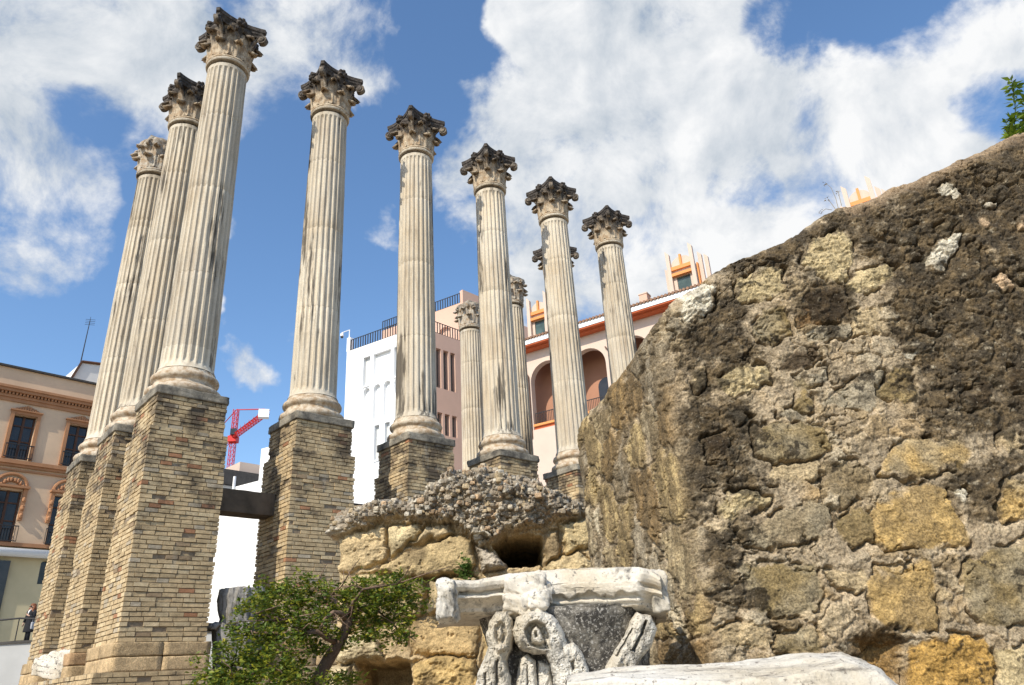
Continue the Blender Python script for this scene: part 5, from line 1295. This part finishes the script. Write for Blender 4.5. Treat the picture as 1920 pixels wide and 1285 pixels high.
def white_building():
    F = Facade(at(652, 660, 56), 121.6); e = empty('white_building', F.P); e.location.z = 4.2
    tag(e, 'tall modern building, sunlit white face and pink side with slit windows', 'building', kind='thing')
    uc = F.uv(785, 612.5)[0]; zt = (F.uv(654.4, 658.6)[1] + F.uv(744, 627)[1]) / 2; ul = F.uv(650.5, 660)[0]
    def rect(x0, y0, x1, y1, xb=None): a = F.uv(x0, y0); b = F.uv(x1, y1); return [a[0], b[0], b[1], a[1]]
    def rr4(tl, tr, br): a = F.uv(*tl); b = F.uv(*tr); c = F.uv(*br); return (a[0], b[0], c[1], (a[1] + b[1]) / 2)
    W1 = rr4((681.7, 671), (694.4, 667), (692.8, 722)); PN = rr4((701, 664.5), (733, 654.5), (732, 710)); W2 = rr4((739, 652), (752, 648), (751, 706)); sp = W1[1] - W1[0]
    zlow = W1[2]; W2 = (W2[0], W2[0] + sp, zlow, W1[3]); PN = (PN[0], PN[1], zlow + .02, W1[3])
    ar1 = (*rr4((681.5, 729), (693.5, 726), (693, 754)), 1.0); ar2 = (*rr4((700.5, 722), (713, 719), (713, 790)), 1.0); ar3 = (*rr4((719.5, 716), (732.5, 712), (732, 790)), 1.0); ar4 = (*rr4((739, 710), (752, 706), (751, 733)), 1.0)
    ar3 = (*ar3[:2], ar2[2], *ar3[3:])
    L1 = rr4((702, 798), (711.5, 796), (711, 862)); L2 = rr4((721.5, 794), (731, 791), (731, 858)); L2 = (L2[0], L2[1], L1[2], L1[3])
    mb = MB(); F.wall(mb, ul, uc, 4.2, zt, [W1, PN, W2, ar1, ar2, ar3, ar4, L1, L2], .30, 8.0); mb.build('white_wall', M['white'], e, False, True)
    for w in (W1, W2, L1, L2):
        fr = MB(); F.box(fr, w[0], w[1], w[2] - .10, w[2] - .004, .002, .08); fr = fr.build('window', M['white'], e, False, True)
        mb = MB(); F.box(mb, w[0] + .02, w[1] - .02, w[2] + .02, w[3] - .02, -.295, -.28); mb.build('pane', M['pale'], fr, False, True)
        mb = MB(); F.box(mb, w[1] - .12, w[1] - .025, w[2] + .025, w[3] - .025, -.278, -.26); mb.build('jamb', M['curtain'], fr, False, True)
    mb = MB(); F.box(mb, ul - .05, ul + .32, zt + .002, zt + 1.25, -.4, .004); mb.build('corner_post', M['white'], e, False, True)
    railing(F, ul + .33, uc - .02, zt + .04, zt + 1.02, -.12, e, 'roof_railing', .26, .06)
    # pink side
    G = Facade(F.pt(uc, 0), 43.4)
    def rg(tl, tr, br): a = G.uv(*tl); b = G.uv(*tr); c = G.uv(*br); return (a[0], b[0], c[1], (a[1] + b[1]) / 2)
    H1 = rg((817.5, 652), (826.5, 655), (826, 728)); H2 = rg((831, 657), (840.5, 660.5), (840, 734)); H2 = (*H2[:2], *H1[2:]); pit = H2[0] - H1[0]; wd = H1[1] - H1[0]
    K1 = rg((820, 772), (828, 774.5), (828, 815)); K2 = (K1[0] + pit, K1[0] + pit + wd, K1[2], K1[3]); K1 = (K1[0], K1[0] + wd, K1[2], K1[3])
    hs = [H1, H2, (H2[0] + pit, H2[0] + pit + wd, H1[2], H1[3]), K1, K2, (K2[0] + pit, K2[0] + pit + wd, K1[2], K1[3])]
    ue = G.uv(990, 690)[0]
    mb = MB(); G.wall(mb, .001, ue, 4.2, zt - .004, hs, .38, 7.5); mb.build('pink_wall', M['pinkside'], e, False, True)
    for w in hs:
        fr = MB(); G.box(fr, w[0] + .02, w[1] - .02, w[2] + .02, w[3] - .02, -.375, -.36); fr.build('window', M['curtain'], e, False, True)
    railing(G, .05, G.uv(905, 650)[0], zt + .04, zt + 1.02, -.12, e, 'roof_railing', .26, .06)
    # set-back upper storey
    P = onplane(868, 560, G.pt(0, 0, -.0), G.n); u_up = (P - G.P).dot(G.d); H = Facade((P.x, P.y, 0), 121.6); H.P = Vector(G.pt(u_up, 0, 0)); zu = G.uv(868, 566)[1]
    mb = MB()
    for q, (a, b, c, d) in (('l', (-9.0, -.001, zt - .003, zu)),):
        H.wall(mb, a, b, c, d, [(-2.6, -1.4, zt - .002 + .05, zt + 2.0, .9)], .3, .5)
    G.box(mb, u_up + .002, ue + 4, zt - .002, zu + .002, -8, .003); mb.build('upper_storey', M['pinkside'], e, False, True)
    mb = MB(); G.box(mb, u_up - .02, u_up + .02 + 3.5, zu + .004, zu + 1.15, -.35, .006); mb.build('upper_parapet', M['pinkside'], e, False, True)
    railing(H, -9.0, -.06, zu + .03, zu + .98, -.1, e, 'upper_railing', .26, .06)
    # bracket lamp camera on the corner post
    p = Vector(F.pt(ul + .1, zt + 1.25, -.1)); e2 = empty('security_camera', p); tag(e2, 'white dome camera hanging from a bent bracket on the white building corner', 'camera', kind='thing')
    mb = MB(); a = p + Vector((0, 0, .75)); b = a - F.d * .85; mb.tube([p, a, b], .04, 6); mb.build('bracket', M['white'], e2, False, True)
    mb = MB(); mb.lathe([(.05, .12), (.12, .06), (.15, -.12), (.13, -.22)], 14, None, (b.x, b.y, b.z - .14)); mb.build('housing', M['white'], e2, True, True)
    mb = MB(); mb.lathe([(.125, -.221), (.11, -.32), (.05, -.37), (.01, -.38)], 14, None, (b.x, b.y, b.z - .14)); mb.build('dome', M['glass'], e2, True, True)
white_building()

def arcade_building():
    F = Facade(at(980, 700, 52), 121.6); e = empty('arcade_building', F.P); e.location.z = 4.2
    tag(e, 'pale pink building with a loggia of tall arches, red eave and black balcony rails', 'building', kind='thing')
    uv = F.uv; ze = (uv(974.8, 659, 0)[1] + uv(1223, 582)[1]) / 2 - .25; zfl = (uv(986.6, 811)[1] + uv(1034, 799.5)[1]) / 2
    u0 = uv(968, 720)[0]; u1 = uv(1500, 600)[0]
    cA = uv(991, 800)[0]; a1 = uv(1105, 700)[0]
    # piers between the arches, spacing read from the two bays that show
    s2 = uv(1071, 700)[0]; s3 = uv(1137, 690)[0]; pitch = s3 - s2 + .62
    bays = []; 
    b1 = s2; w = s3 - s2
    for k in range(-2, 5):
        a = b1 + k * pitch; bays.append((a, a + w))
    zap = uv(1107, 652)[1]; zsill = zfl
    holes = [(a, b, zsill, zap, 1.0) for a, b in bays if a > u0 + .1 and b < u1]
    mb = MB(); F.wall(mb, u0, u1, zsill - .001, ze, holes, .55, .6, 0, False); mb.build('loggia_wall', M['cream'], e, False, True)
    mb = MB(); F.box(mb, u0, u1, zsill - .02, ze, -2.2, -2.0); F.box(mb, u0, u1, ze - .2, ze - .01, -1.999, -.61); F.box(mb, u0, u1, zsill - .24, zsill - .022, -2.0, -.02); mb.build('loggia_back', M['loggia'], e, False, True)
    for a, b in [(h[0], h[1]) for h in holes]:
        m_ = (a + b) / 2 + .35; n = 10; zz = zsill + 2.75
        pts = [F.pt(m_ - .62, zsill + .02, -1.99), F.pt(m_ + .62, zsill + .02, -1.99)] + [F.pt(m_ + .62 * math.cos(math.pi * k / n), zz + .62 * math.sin(math.pi * k / n), -1.99) for k in range(n + 1)]
        pts2 = [tuple(np.array(p) + np.array(F.n) * .06) for p in pts]; k = len(pts)
        mb = MB(); mb.add(pts + pts2, [tuple(range(k, 2 * k))] + [(i, (i + 1) % k, k + (i + 1) % k, k + i) for i in range(k)]); mb.build('window', M['glass'], e, False, True)
        railing(F, a + .03, b - .03, zsill + .42, zsill + 1.35, -.3, e, 'balcony_railing', .13, .03)
        mb = MB(); F.box(mb, a + .004, b - .004, zsill + .26, zsill + .42, -.42, .04); mb.build('orange_sill', M['orange'], e, False, True)
        mb = MB(); F.box(mb, a + .004, b - .004, zsill + .002, zsill + .258, -.40, -.1); mb.build('red_panel', M['redsoffit'], e, False, True)
    mb = MB(); F.box(mb, u0, u1, 4.2, zsill - .004, -3, .05); mb.build('base_wall', M['cream'], e, False, True)
    mb = MB()
    for a, b in bays[1:6]: mb.tube([F.pt(a - .12, zsill - .6, .10), F.pt(a - .12, zap - .9, .10), F.pt(a - .5, zap - .3, .10)], .05, 8)
    mb.build('drainpipe', M['wood'], e, False, True)
    mb = MB(); F.box(mb, u0 - .3, u1, ze + .002, ze + .1, -3, .95); mb.build('soffit', M['redsoffit'], e, False, True)
    mb = MB(); F.box(mb, u0 - .3, u1, ze + .104, ze + .46, -3, 1.0); mb.build('eave_band', M['white'], e, False, True)
    mb = MB(); F.box(mb, u0 - .3, u1, ze - .14, ze - .001, .002, .55); mb.build('soffit_step', M['redsoffit'], e, False, True)
    mb = MB(); n = int((u1 - u0) / .26)
    for k in range(n): mb.tube([F.pt(u0 - .2 + k * .26, ze + .52, 1.1), F.pt(u0 - .2 + k * .26, ze + 1.6, -3.0)], .105, 6)
    mb.add([F.pt(u0 - .3, ze + .464, 1.04), F.pt(u1, ze + .464, 1.04), F.pt(u1, ze + 1.55, -3), F.pt(u0 - .3, ze + 1.55, -3)], [(0, 1, 2, 3)]); mb.build('tile_roof', M['tiles'], e, False, True)
    mb = MB(); F.box(mb, u0, u1, ze + .47, ze + 2.0, -8, -3.01); mb.build('attic_wall', M['pinkside'], e, False, True)
    for (x, y, w_, lab) in ((1211, 575, .9, 'stubby pale pink chimney on the arcade roof edge'),):
        q = onplane(x, y, F.P - F.n * 1.2, F.n); e2 = empty('roof_chimney', (q.x, q.y, ze + .8)); tag(e2, lab, 'chimney', kind='thing')
        mb = MB(); u = (q - F.P).dot(F.d); zt_ = onplane(x, 554, F.P - F.n * 1.2, F.n).z; F.box(mb, u - .3, u + .3, ze + .85, zt_, -1.6, -.9); mb.build('stack', M['pinkside'], e2, False, True)
        mb = MB(); F.box(mb, u - .34, u + .34, zt_ + .001, zt_ + .09, -1.64, -.86); mb.build('chimney_cap', M['cream'], e2, False, True)
    # turrets
    T0 = -1.7
    for n, (xl_, xr_, yb, yt, lab) in enumerate(((996, 1027, 620, 566, 'orange trimmed turret with spiky posts between two columns, green window'), (1259, 1303, 520, 478, 'orange trimmed turret with spiky posts just above the left shoulder of the rubble wall'), (1588, 1636, 372, 356, 'turret tips with a domed orange gable peeping over the rubble wall skyline'))):
        q0 = onplane(xl_, yb, F.P + F.n * T0, F.n); q1 = onplane(xr_, yb, F.P + F.n * T0, F.n); a = (q0 - F.P).dot(F.d); b = (q1 - F.P).dot(F.d); z0 = ze + .3; zt_ = onplane((xl_ + xr_) / 2, yt, F.P + F.n * T0, F.n).z
        e2 = empty('roof_turret', F.pt((a + b) / 2, z0, T0)); tag(e2, lab, 'turret', 'spiked turrets on the arcade roof', 'thing'); wd = b - a; m_ = (a + b) / 2
        mb = MB(); F.wall(mb, a, b, z0, zt_ - .55, [(m_ - wd * .30, m_ + wd * .30, zt_ - 2.9, zt_ - 1.55)], .12, wd * 1.1, T0 - .12)
        k = 10; pts = [F.pt(m_ + wd * .46 * math.cos(math.pi * i / k), zt_ - .55 + .62 * math.sin(math.pi * i / k), T0 - .13) for i in range(k + 1)]; p2 = [tuple(np.array(p) - np.array(F.n) * wd * 1.0) for p in pts]; c = k + 1
        mb.add(pts + p2, [tuple(range(c)), tuple(range(c, 2 * c))[::-1]] + [(i, i + 1, c + i + 1, c + i) for i in range(k)]); mb.build('turret_wall', M['cream'], e2, False, True)
        mb = MB(); F.box(mb, a + .02, b - .02, zt_ - 1.0, zt_ - .72, T0 - .118, T0 + .06); F.box(mb, a + .02, b - .02, zt_ - 1.52, zt_ - 1.30, T0 - .118, T0 + .16); F.box(mb, m_ - .08, m_ + .08, zt_ - .71, zt_ + .15, T0 - .125, T0 + .05); mb.build('orange_band', M['orange'], e2, False, True)
        mb = MB(); F.box(mb, m_ - wd * .29, m_ + wd * .29, zt_ - 2.88, zt_ - 1.57, T0 - .235, T0 - .2); mb.build('window', M['greenglass'], e2, False, True)
        for uu, oo, ht in ((a - .04, T0 + .05, .62), (b + .04, T0 + .05, .78), (a - .42, T0 - .55, -.40), (b + .40, T0 - .75, .28), (b + .72, T0 - 1.2, .2)):
            mb = MB(); r = .135; zz = zt_ + ht
            v = [F.pt(uu - r, z0 - .2, oo + r), F.pt(uu + r, z0 - .2, oo + r), F.pt(uu + r, z0 - .2, oo - r), F.pt(uu - r, z0 - .2, oo - r), F.pt(uu - r, zz, oo + r), F.pt(uu + r, zz - .32, oo + r), F.pt(uu + r, zz - .32, oo - r), F.pt(uu - r, zz, oo - r)]
            mb.add(v, [(0, 1, 2, 3), (7, 6, 5, 4), (0, 4, 5, 1), (1, 5, 6, 2), (2, 6, 7, 3), (3, 7, 4, 0)]); mb.build('spike', M['cream'], e2, False, True)
        for uu, oo in ((a - .27, T0 - .4), (b + .22, T0 - .3)):
            mb = MB(); F.box(mb, uu - .05, uu + .05, z0, zt_ - .75, oo - .4, oo); mb.build('orange_strip', M['orange'], e2, False, True)
arcade_building()

def low_white_house():
    F = Facade(at(440, 960, 44), 121.6); e = empty('white_house', F.P); e.location.z = 4.2; tag(e, 'low white house with a stepped parapet seen between two brick piers', 'house', kind='thing')
    a = F.uv(442, 914); b = F.uv(486, 900); c = F.uv(490, 842); zt = (a[1] + b[1]) / 2
    mb = MB(); F.box(mb, a[0], c[0] + 1.3, 4.2, zt, -6, 0); mb.build('wall', M['white'], e, False, True)
    mb = MB(); F.box(mb, c[0], c[0] + 1.3, zt + .002, c[1], -5.9, -.003); mb.build('parapet', M['white'], e, False, True)
    mb = MB(); q = F.uv(412, 960); F.box(mb, q[0] - 6, a[0] - .003, 4.2, F.uv(430, 962)[1] + .6, -5, -.6); mb.build('side_wall', M['white'], e, False, True)
    mb = MB(); F.box(mb, a[0] - .14, a[0] - .02, zt - 1.2, zt + .62, .02, .14); mb.build('white_post', M['white'], e, False, True)
    G = Facade(at(440, 890, 52), 43); e2 = empty('grey_house', G.P); e2.location.z = 4.2; tag(e2, 'grey and white roof block with a dark eave behind the low white house', 'house', kind='thing')
    z1, z0 = G.uv(450, 889)[1], G.uv(450, 893)[1]; x0, x1 = G.uv(415, 880)[0], G.uv(520, 900)[0]
    mb = MB(); G.box(mb, x0, x1, 4.2, z0 - .8, -6, 0); mb.build('wall', M['pale'], e2, False, True)
    mb = MB(); G.box(mb, x0, x1, z0 - .798, z1 + .1, -6, .4); mb.build('dark_eave', M['slate'], e2, False, True)
    u = G.uv(456, 870)[0]; zt2 = G.uv(456, 863)[1]; mb = MB(); G.box(mb, u, x1, z1 + .102, zt2, -5.5, -.5); mb.build('roof_block', M['cream'], e2, False, True)
low_white_house()

def crane():
    D = 150.0; px = lambda x, y, d=D: at(x, y, d)
    b = px(430, 1000); e = empty('tower_crane', (b.x, D, 4.2)); tag(e, 'red tower crane with a white counterweight far behind the beam', 'crane', kind='thing')
    def lattice(p0, p1, w, n, name, r=.05, up=Vector((0, 0, 1))):
        p0, p1 = Vector(p0), Vector(p1); t = (p1 - p0).normalized(); a = t.cross(Vector((0, 1, 0)) if abs(t.y) < .9 else up).normalized() * w / 2; c = t.cross(a).normalized() * w / 2; mb = MB()
        cs = [a + c, a - c, -a - c, -a + c]
        for q in cs: mb.bar(p0 + q, p1 + q, r * 2)
        for k in range(n):
            s0, s1 = p0 + (p1 - p0) * k / n, p0 + (p1 - p0) * (k + 1) / n
            for i in range(4): mb.bar(s0 + cs[i], s1 + cs[(i + 1) % 4], r * 1.2); mb.bar(s0 + cs[i], s0 + cs[(i + 1) % 4], r * 1.2)
        return mb.build(name, M['redpaint'], e, False, True)
    sl = px(437.5, 822); tp = px(437, 769); ft = Vector((sl.x, D, 4.2)); lattice(ft, (sl.x, D, sl.z), 1.0, 50, 'mast', .05)
    lattice((sl.x, D, sl.z + .4), (sl.x, D, tp.z), .9, 6, 'tower_head', .06)
    mb = MB(); mb.box((sl.x - .9, D - .9, sl.z - .9), (sl.x + .9, D + .9, sl.z + .35)); mb.build('slewing_ring', M['redpaint'], e, False, True)
    mb = MB(); mb.box((sl.x - .2, D - 1.5, sl.z + .4), (sl.x + .9, D - .7, sl.z + 1.7)); mb.build('cab', M['glass'], e, False, True)
    je = px(500, 790, D - 14); lattice((sl.x, D, sl.z + .3), (je.x, D - 14, sl.z + .3), .8, 14, 'counter_jib', .08)
    mb = MB(); q = Vector((je.x, D - 14, sl.z + .3)); mb.obox(q + Vector((-1.5, -.7, -1.1)), (1.9, .5, 0), (-.4, 1.3, 0), (0, 0, 1.6)); mb.build('counterweight', M['white'], e, False, True)
    mb = MB(); mb.bar(Vector((sl.x, D, tp.z)), q + Vector((-.6, 0, .6)), .16); mb.bar(Vector((sl.x, D, tp.z)), Vector((sl.x, D, sl.z)) + (Vector((sl.x, D, sl.z)) - q) * 2.4 + Vector((0, 0, .9)), .16); mb.build('tie_bar', M['redpaint'], e, False, True)
    lattice((sl.x, D, sl.z + .3), Vector((sl.x, D, sl.z + .3)) - (Vector((je.x, D - 14, sl.z + .3)) - Vector((sl.x, D, sl.z + .3))) * 2.6, 1.0, 26, 'main_jib', .06)
    mb = MB()
    for k in range(6): p = Vector((sl.x, D, sl.z + .9)).lerp(q, .2 + .13 * k); mb.bar(p, p + Vector((0, 0, 1.0)), .06)
    mb.build('walkway_rail', M['redpaint'], e, False, True)
crane()

# ---------------- street level on the left with railing and the woman
M['skin'] = mat_flat('skin', (.52, .33, .24), .05, 8, .5, 0); M['black'] = mat_flat('black_cloth', (.018, .018, .022), .3, 9, .8, .002)
M['hair'] = mat_flat('reddish_hair', (.20, .07, .03), .3, 30, .6, .002); M['shirt'] = mat_flat('white_shirt', (.7, .7, .7), .05, 9, .8, 0); M['bag'] = mat_flat('grey_bag', (.34, .35, .38), .1, 9, .7, 0)
PD = 35.0; zst = at(55, 1207.5, PD).z
def street_and_person():
    wa, wb = at(-200, 1230, 33.6), at(120, 1230, 33.6)
    e = empty('retaining_wall', (wa.x, 33.6, 0)); tag(e, 'pale grey rendered retaining wall below the walkway railing', 'wall', kind='thing')
    mb = MB(); mb.box((-40, 33.6, 0), (45, 34.1, zst - .06)); mb.build('wall_body', M['greywall'], e, False, True)
    mb = MB(); mb.box((-40, 33.52, zst - .058), (45, 34.2, zst + .03)); mb.build('coping', M['slate'], e, False, True)
    mb = MB(); mb.box((-60, 34.201, zst - .3), (80, 170, zst)); o = mb.build('street_paving', M['greywall']); tag(o, kind='structure')
    e = empty('walkway_railing', at(37, 1208, 33.9)); tag(e, 'thin dark metal handrail with a single post along the walkway on the left', 'railing', kind='thing')
    rail = [at(x, y, 33.85) for x, y in ((-120, 1175), (-40, 1167), (0, 1163), (37, 1159.5), (74, 1160.5), (130, 1164))]
    mb = MB(); mb.tube(rail, .038, 8); mb.build('handrail', M['iron'], e, True, True)
    for x in (36.5, -70):
        mb = MB(); t = at(x, 1160 if x > 0 else 1170, 33.85); mb.tube([(t.x, t.y, zst - .1), (t.x, t.y, t.z)], .022, 6); mb.lathe([(.05, -.28), (.16, -.2), (.17, -.08), (.05, 0)], 12, None, (t.x, t.y, zst)); mb.build('post', M['iron'], e, False, True)
    low = [at(x, y, 33.85) for x, y in ((-120, 1216), (0, 1205), (37, 1201), (74, 1201), (130, 1203))]; mb = MB(); mb.tube(low, .010, 5); mb.build('lower_wire', M['iron'], e, False, True)
    # the woman
    p0 = at(48, 1207.5, PD); p0.z = zst; e = empty('person', p0, R(-18)); tag(e, 'woman with long auburn hair in a black coat standing at the walkway railing', 'person', kind='thing')
    V = []; E_ = []; RD_ = []
    def node(p, r, par=None):
        V.append(p); RD_.append(r)
        if par is not None: E_.append((par, len(V) - 1))
        return len(V) - 1
    pel = node((0, 0, .90), .125); ab = node((0, 0, 1.06), .115, pel); ch = node((0, 0, 1.25), .135, ab); sh = node((0, .0, 1.36), .10, ch); nk = node((0, -.005, 1.43), .052, sh); hd0 = node((0, -.015, 1.50), .075, nk); hd1 = node((0, -.015, 1.58), .088, hd0); node((0, 0, 1.63), .06, hd1)
    node((0, -.105, 1.54), .014, hd0)                                   # nose
    for s in (-1, 1):
        node((s * .092, 0, 1.545), .016, hd1)
        a = node((s * .16, 0, 1.35), .062, sh); el = node((s * .235, -.02, 1.10), .046, a)
        wr = node((s * .10, -.19, 1.16), .032, el) if s > 0 else node((s * .25, -.09, .88), .032, el)
        d = Vector((-.8, -.2, .45)).normalized() if s > 0 else Vector((0, -.25, -1)).normalized(); sd_ = Vector((0, 0, 1)) if s > 0 else Vector((0, 1, 0))
        b0 = Vector(V[wr]); pm = node(tuple(b0 + d * .07), .030, wr)
        for k in range(4):
            f0 = node(tuple(b0 + d * .10 + sd_ * (.027 - .018 * k)), .010, pm); node(tuple(b0 + d * (.165 - .012 * abs(k - 1.2)) + sd_ * (.03 - .02 * k) + Vector((0, -.012, 0))), .0085, f0)
        node(tuple(b0 + d * .075 + sd_ * .055), .011, pm)
        hp = node((s * .085, 0, .84), .092, pel); kn = node((s * .09 + (.03 if s < 0 else 0), -.03 if s > 0 else .02, .48), .062, hp); an = node((s * .08 - .02, .02, .09), .042, kn); ft = node((s * .085 - .02, -.05, .045), .042, an); node((s * .09 - .02, -.15, .03), .032, ft)
    me = bpy.data.meshes.new('body'); me.from_pydata(V, E_, []); o = link('body', me, M['skin'], e, True)
    md = o.modifiers.new('s', 'SKIN'); sk = me.skin_vertices[0].data
    for i, r in enumerate(RD_): sk[i].radius = (r, r)
    sk[0].use_root = True; o.modifiers.new('u', 'SUBSURF').levels = 1; o.modifiers['u'].render_levels = 2
    mb = MB(); seg = 28
    def ell(z, rx, ry, cy=0): return [(rx * math.cos(2 * math.pi * k / seg), cy + ry * math.sin(2 * math.pi * k / seg), z) for k in range(seg)]
    rings = [ell(.50, .25, .19), ell(.62, .235, .18), ell(.85, .205, .165), ell(1.03, .175, .15), ell(1.22, .20, .165), ell(1.34, .195, .14), ell(1.40, .12, .095), ell(1.43, .075, .07)]
    mb.add([p for r in rings for p in r], [(i * seg + k, i * seg + (k + 1) % seg, (i + 1) * seg + (k + 1) % seg, (i + 1) * seg + k) for i in range(len(rings) - 1) for k in range(seg)])
    mb.tube([(.15, 0, 1.37), (.19, 0, 1.30), (.24, -.02, 1.10), (.19, -.09, 1.12), (.12, -.17, 1.155)], [.075, .078, .066, .06, .052], 10); mb.tube([(-.15, 0, 1.37), (-.19, 0, 1.30), (-.24, -.02, 1.10), (-.25, -.08, .90)], [.075, .078, .066, .055], 10)
    mb.jitter(.012, 9, 3); mb.build('coat', M['black'], e, True)
    mb = MB()
    for s in (-1, 1):
        kx = s * .09 + (.03 if s < 0 else 0); mb.tube([(s * .08, 0, .80), (kx, -.03 if s > 0 else .02, .48), (s * .08 - .02, .02, .10)], [.10, .076, .058], 12); mb.tube([(s * .08 - .02, .03, .09), (s * .085 - .02, -.05, .05), (s * .09 - .02, -.17, .032)], [.05, .052, .036], 10)
    mb.build('trousers', M['black'], e, True)
    mb = MB(); V_, F_ = lump((.235, .25, .26), 12, .9, .012, 12, 3); V_[:, 2] += 1.575; V_[:, 1] += .03; V_[:, 1] = np.where((V_[:, 1] < -.05) & (V_[:, 2] < 1.615), -.05, V_[:, 1]); mb.add(V_, F_)
    for s in (-1, 1): mb.tube([(s * .085, .01, 1.60), (s * .112, -.02, 1.50), (s * .115, -.05, 1.38), (s * .09, -.09, 1.27)], [.04, .048, .045, .02], 10)
    mb.tube([(0, .07, 1.58), (0, .11, 1.45), (0, .12, 1.30)], [.09, .09, .05], 10); mb.build('hair', M['hair'], e, True)
    mb = MB(); mb.tube([(-.07, -.105, 1.565), (-.02, -.115, 1.562), (.02, -.115, 1.562), (.07, -.105, 1.565)], [.02, .022, .022, .02], 8); mb.build('sunglasses', M['glass'], e, True)
    mb = MB(); mb.tube([(0, -.10, 1.42), (.0, -.155, 1.34), (.01, -.175, 1.22)], [.045, .04, .022], 8, None, True, .5); mb.build('shirt_front', M['shirt'], e, True)
    mb = MB(); V_, F_ = lump((.10, .24, .30), 8, .4, .01, 6, 3); mb.add(V_ + np.array((.29, -.03, .74)), F_); mb.tube([(.28, -.1, .88), (.23, -.06, 1.15), (.17, -.02, 1.40), (.23, .05, 1.15), (.28, .04, .88)], .012, 5)
    ob = mb.build('shoulder_bag', M['bag'], None, True); ob.matrix_world = Matrix.Translation(p0) @ Matrix.Rotation(R(-18), 4, 'Z'); tag(ob, 'grey shoulder bag hanging at the side of the woman in black', 'bag', kind='thing')
street_and_person()

# ---------------- ground
M['earth'] = mat_flat('dry_earth', (.30, .235, .16), .35, 1.2, .95, .02)
mb = MB(); n = 60; g = np.concatenate([np.linspace(-1500, -60, 8)[:-1], np.linspace(-60, 60, 61), np.linspace(60, 1500, 8)[1:]])
gx, gy = np.meshgrid(g, g); gz = np.where((np.abs(gx) < 60) & (gy < 30), fbm(gx * .35, gy * .35, 600, 4) * .06, -.02) - .03
gridmesh('ground', np.stack([gx, gy, gz], -1), np.ones(gx.shape + (3,)), M['earth'], None, True)
tag(bpy.data.objects['ground'], kind='structure')
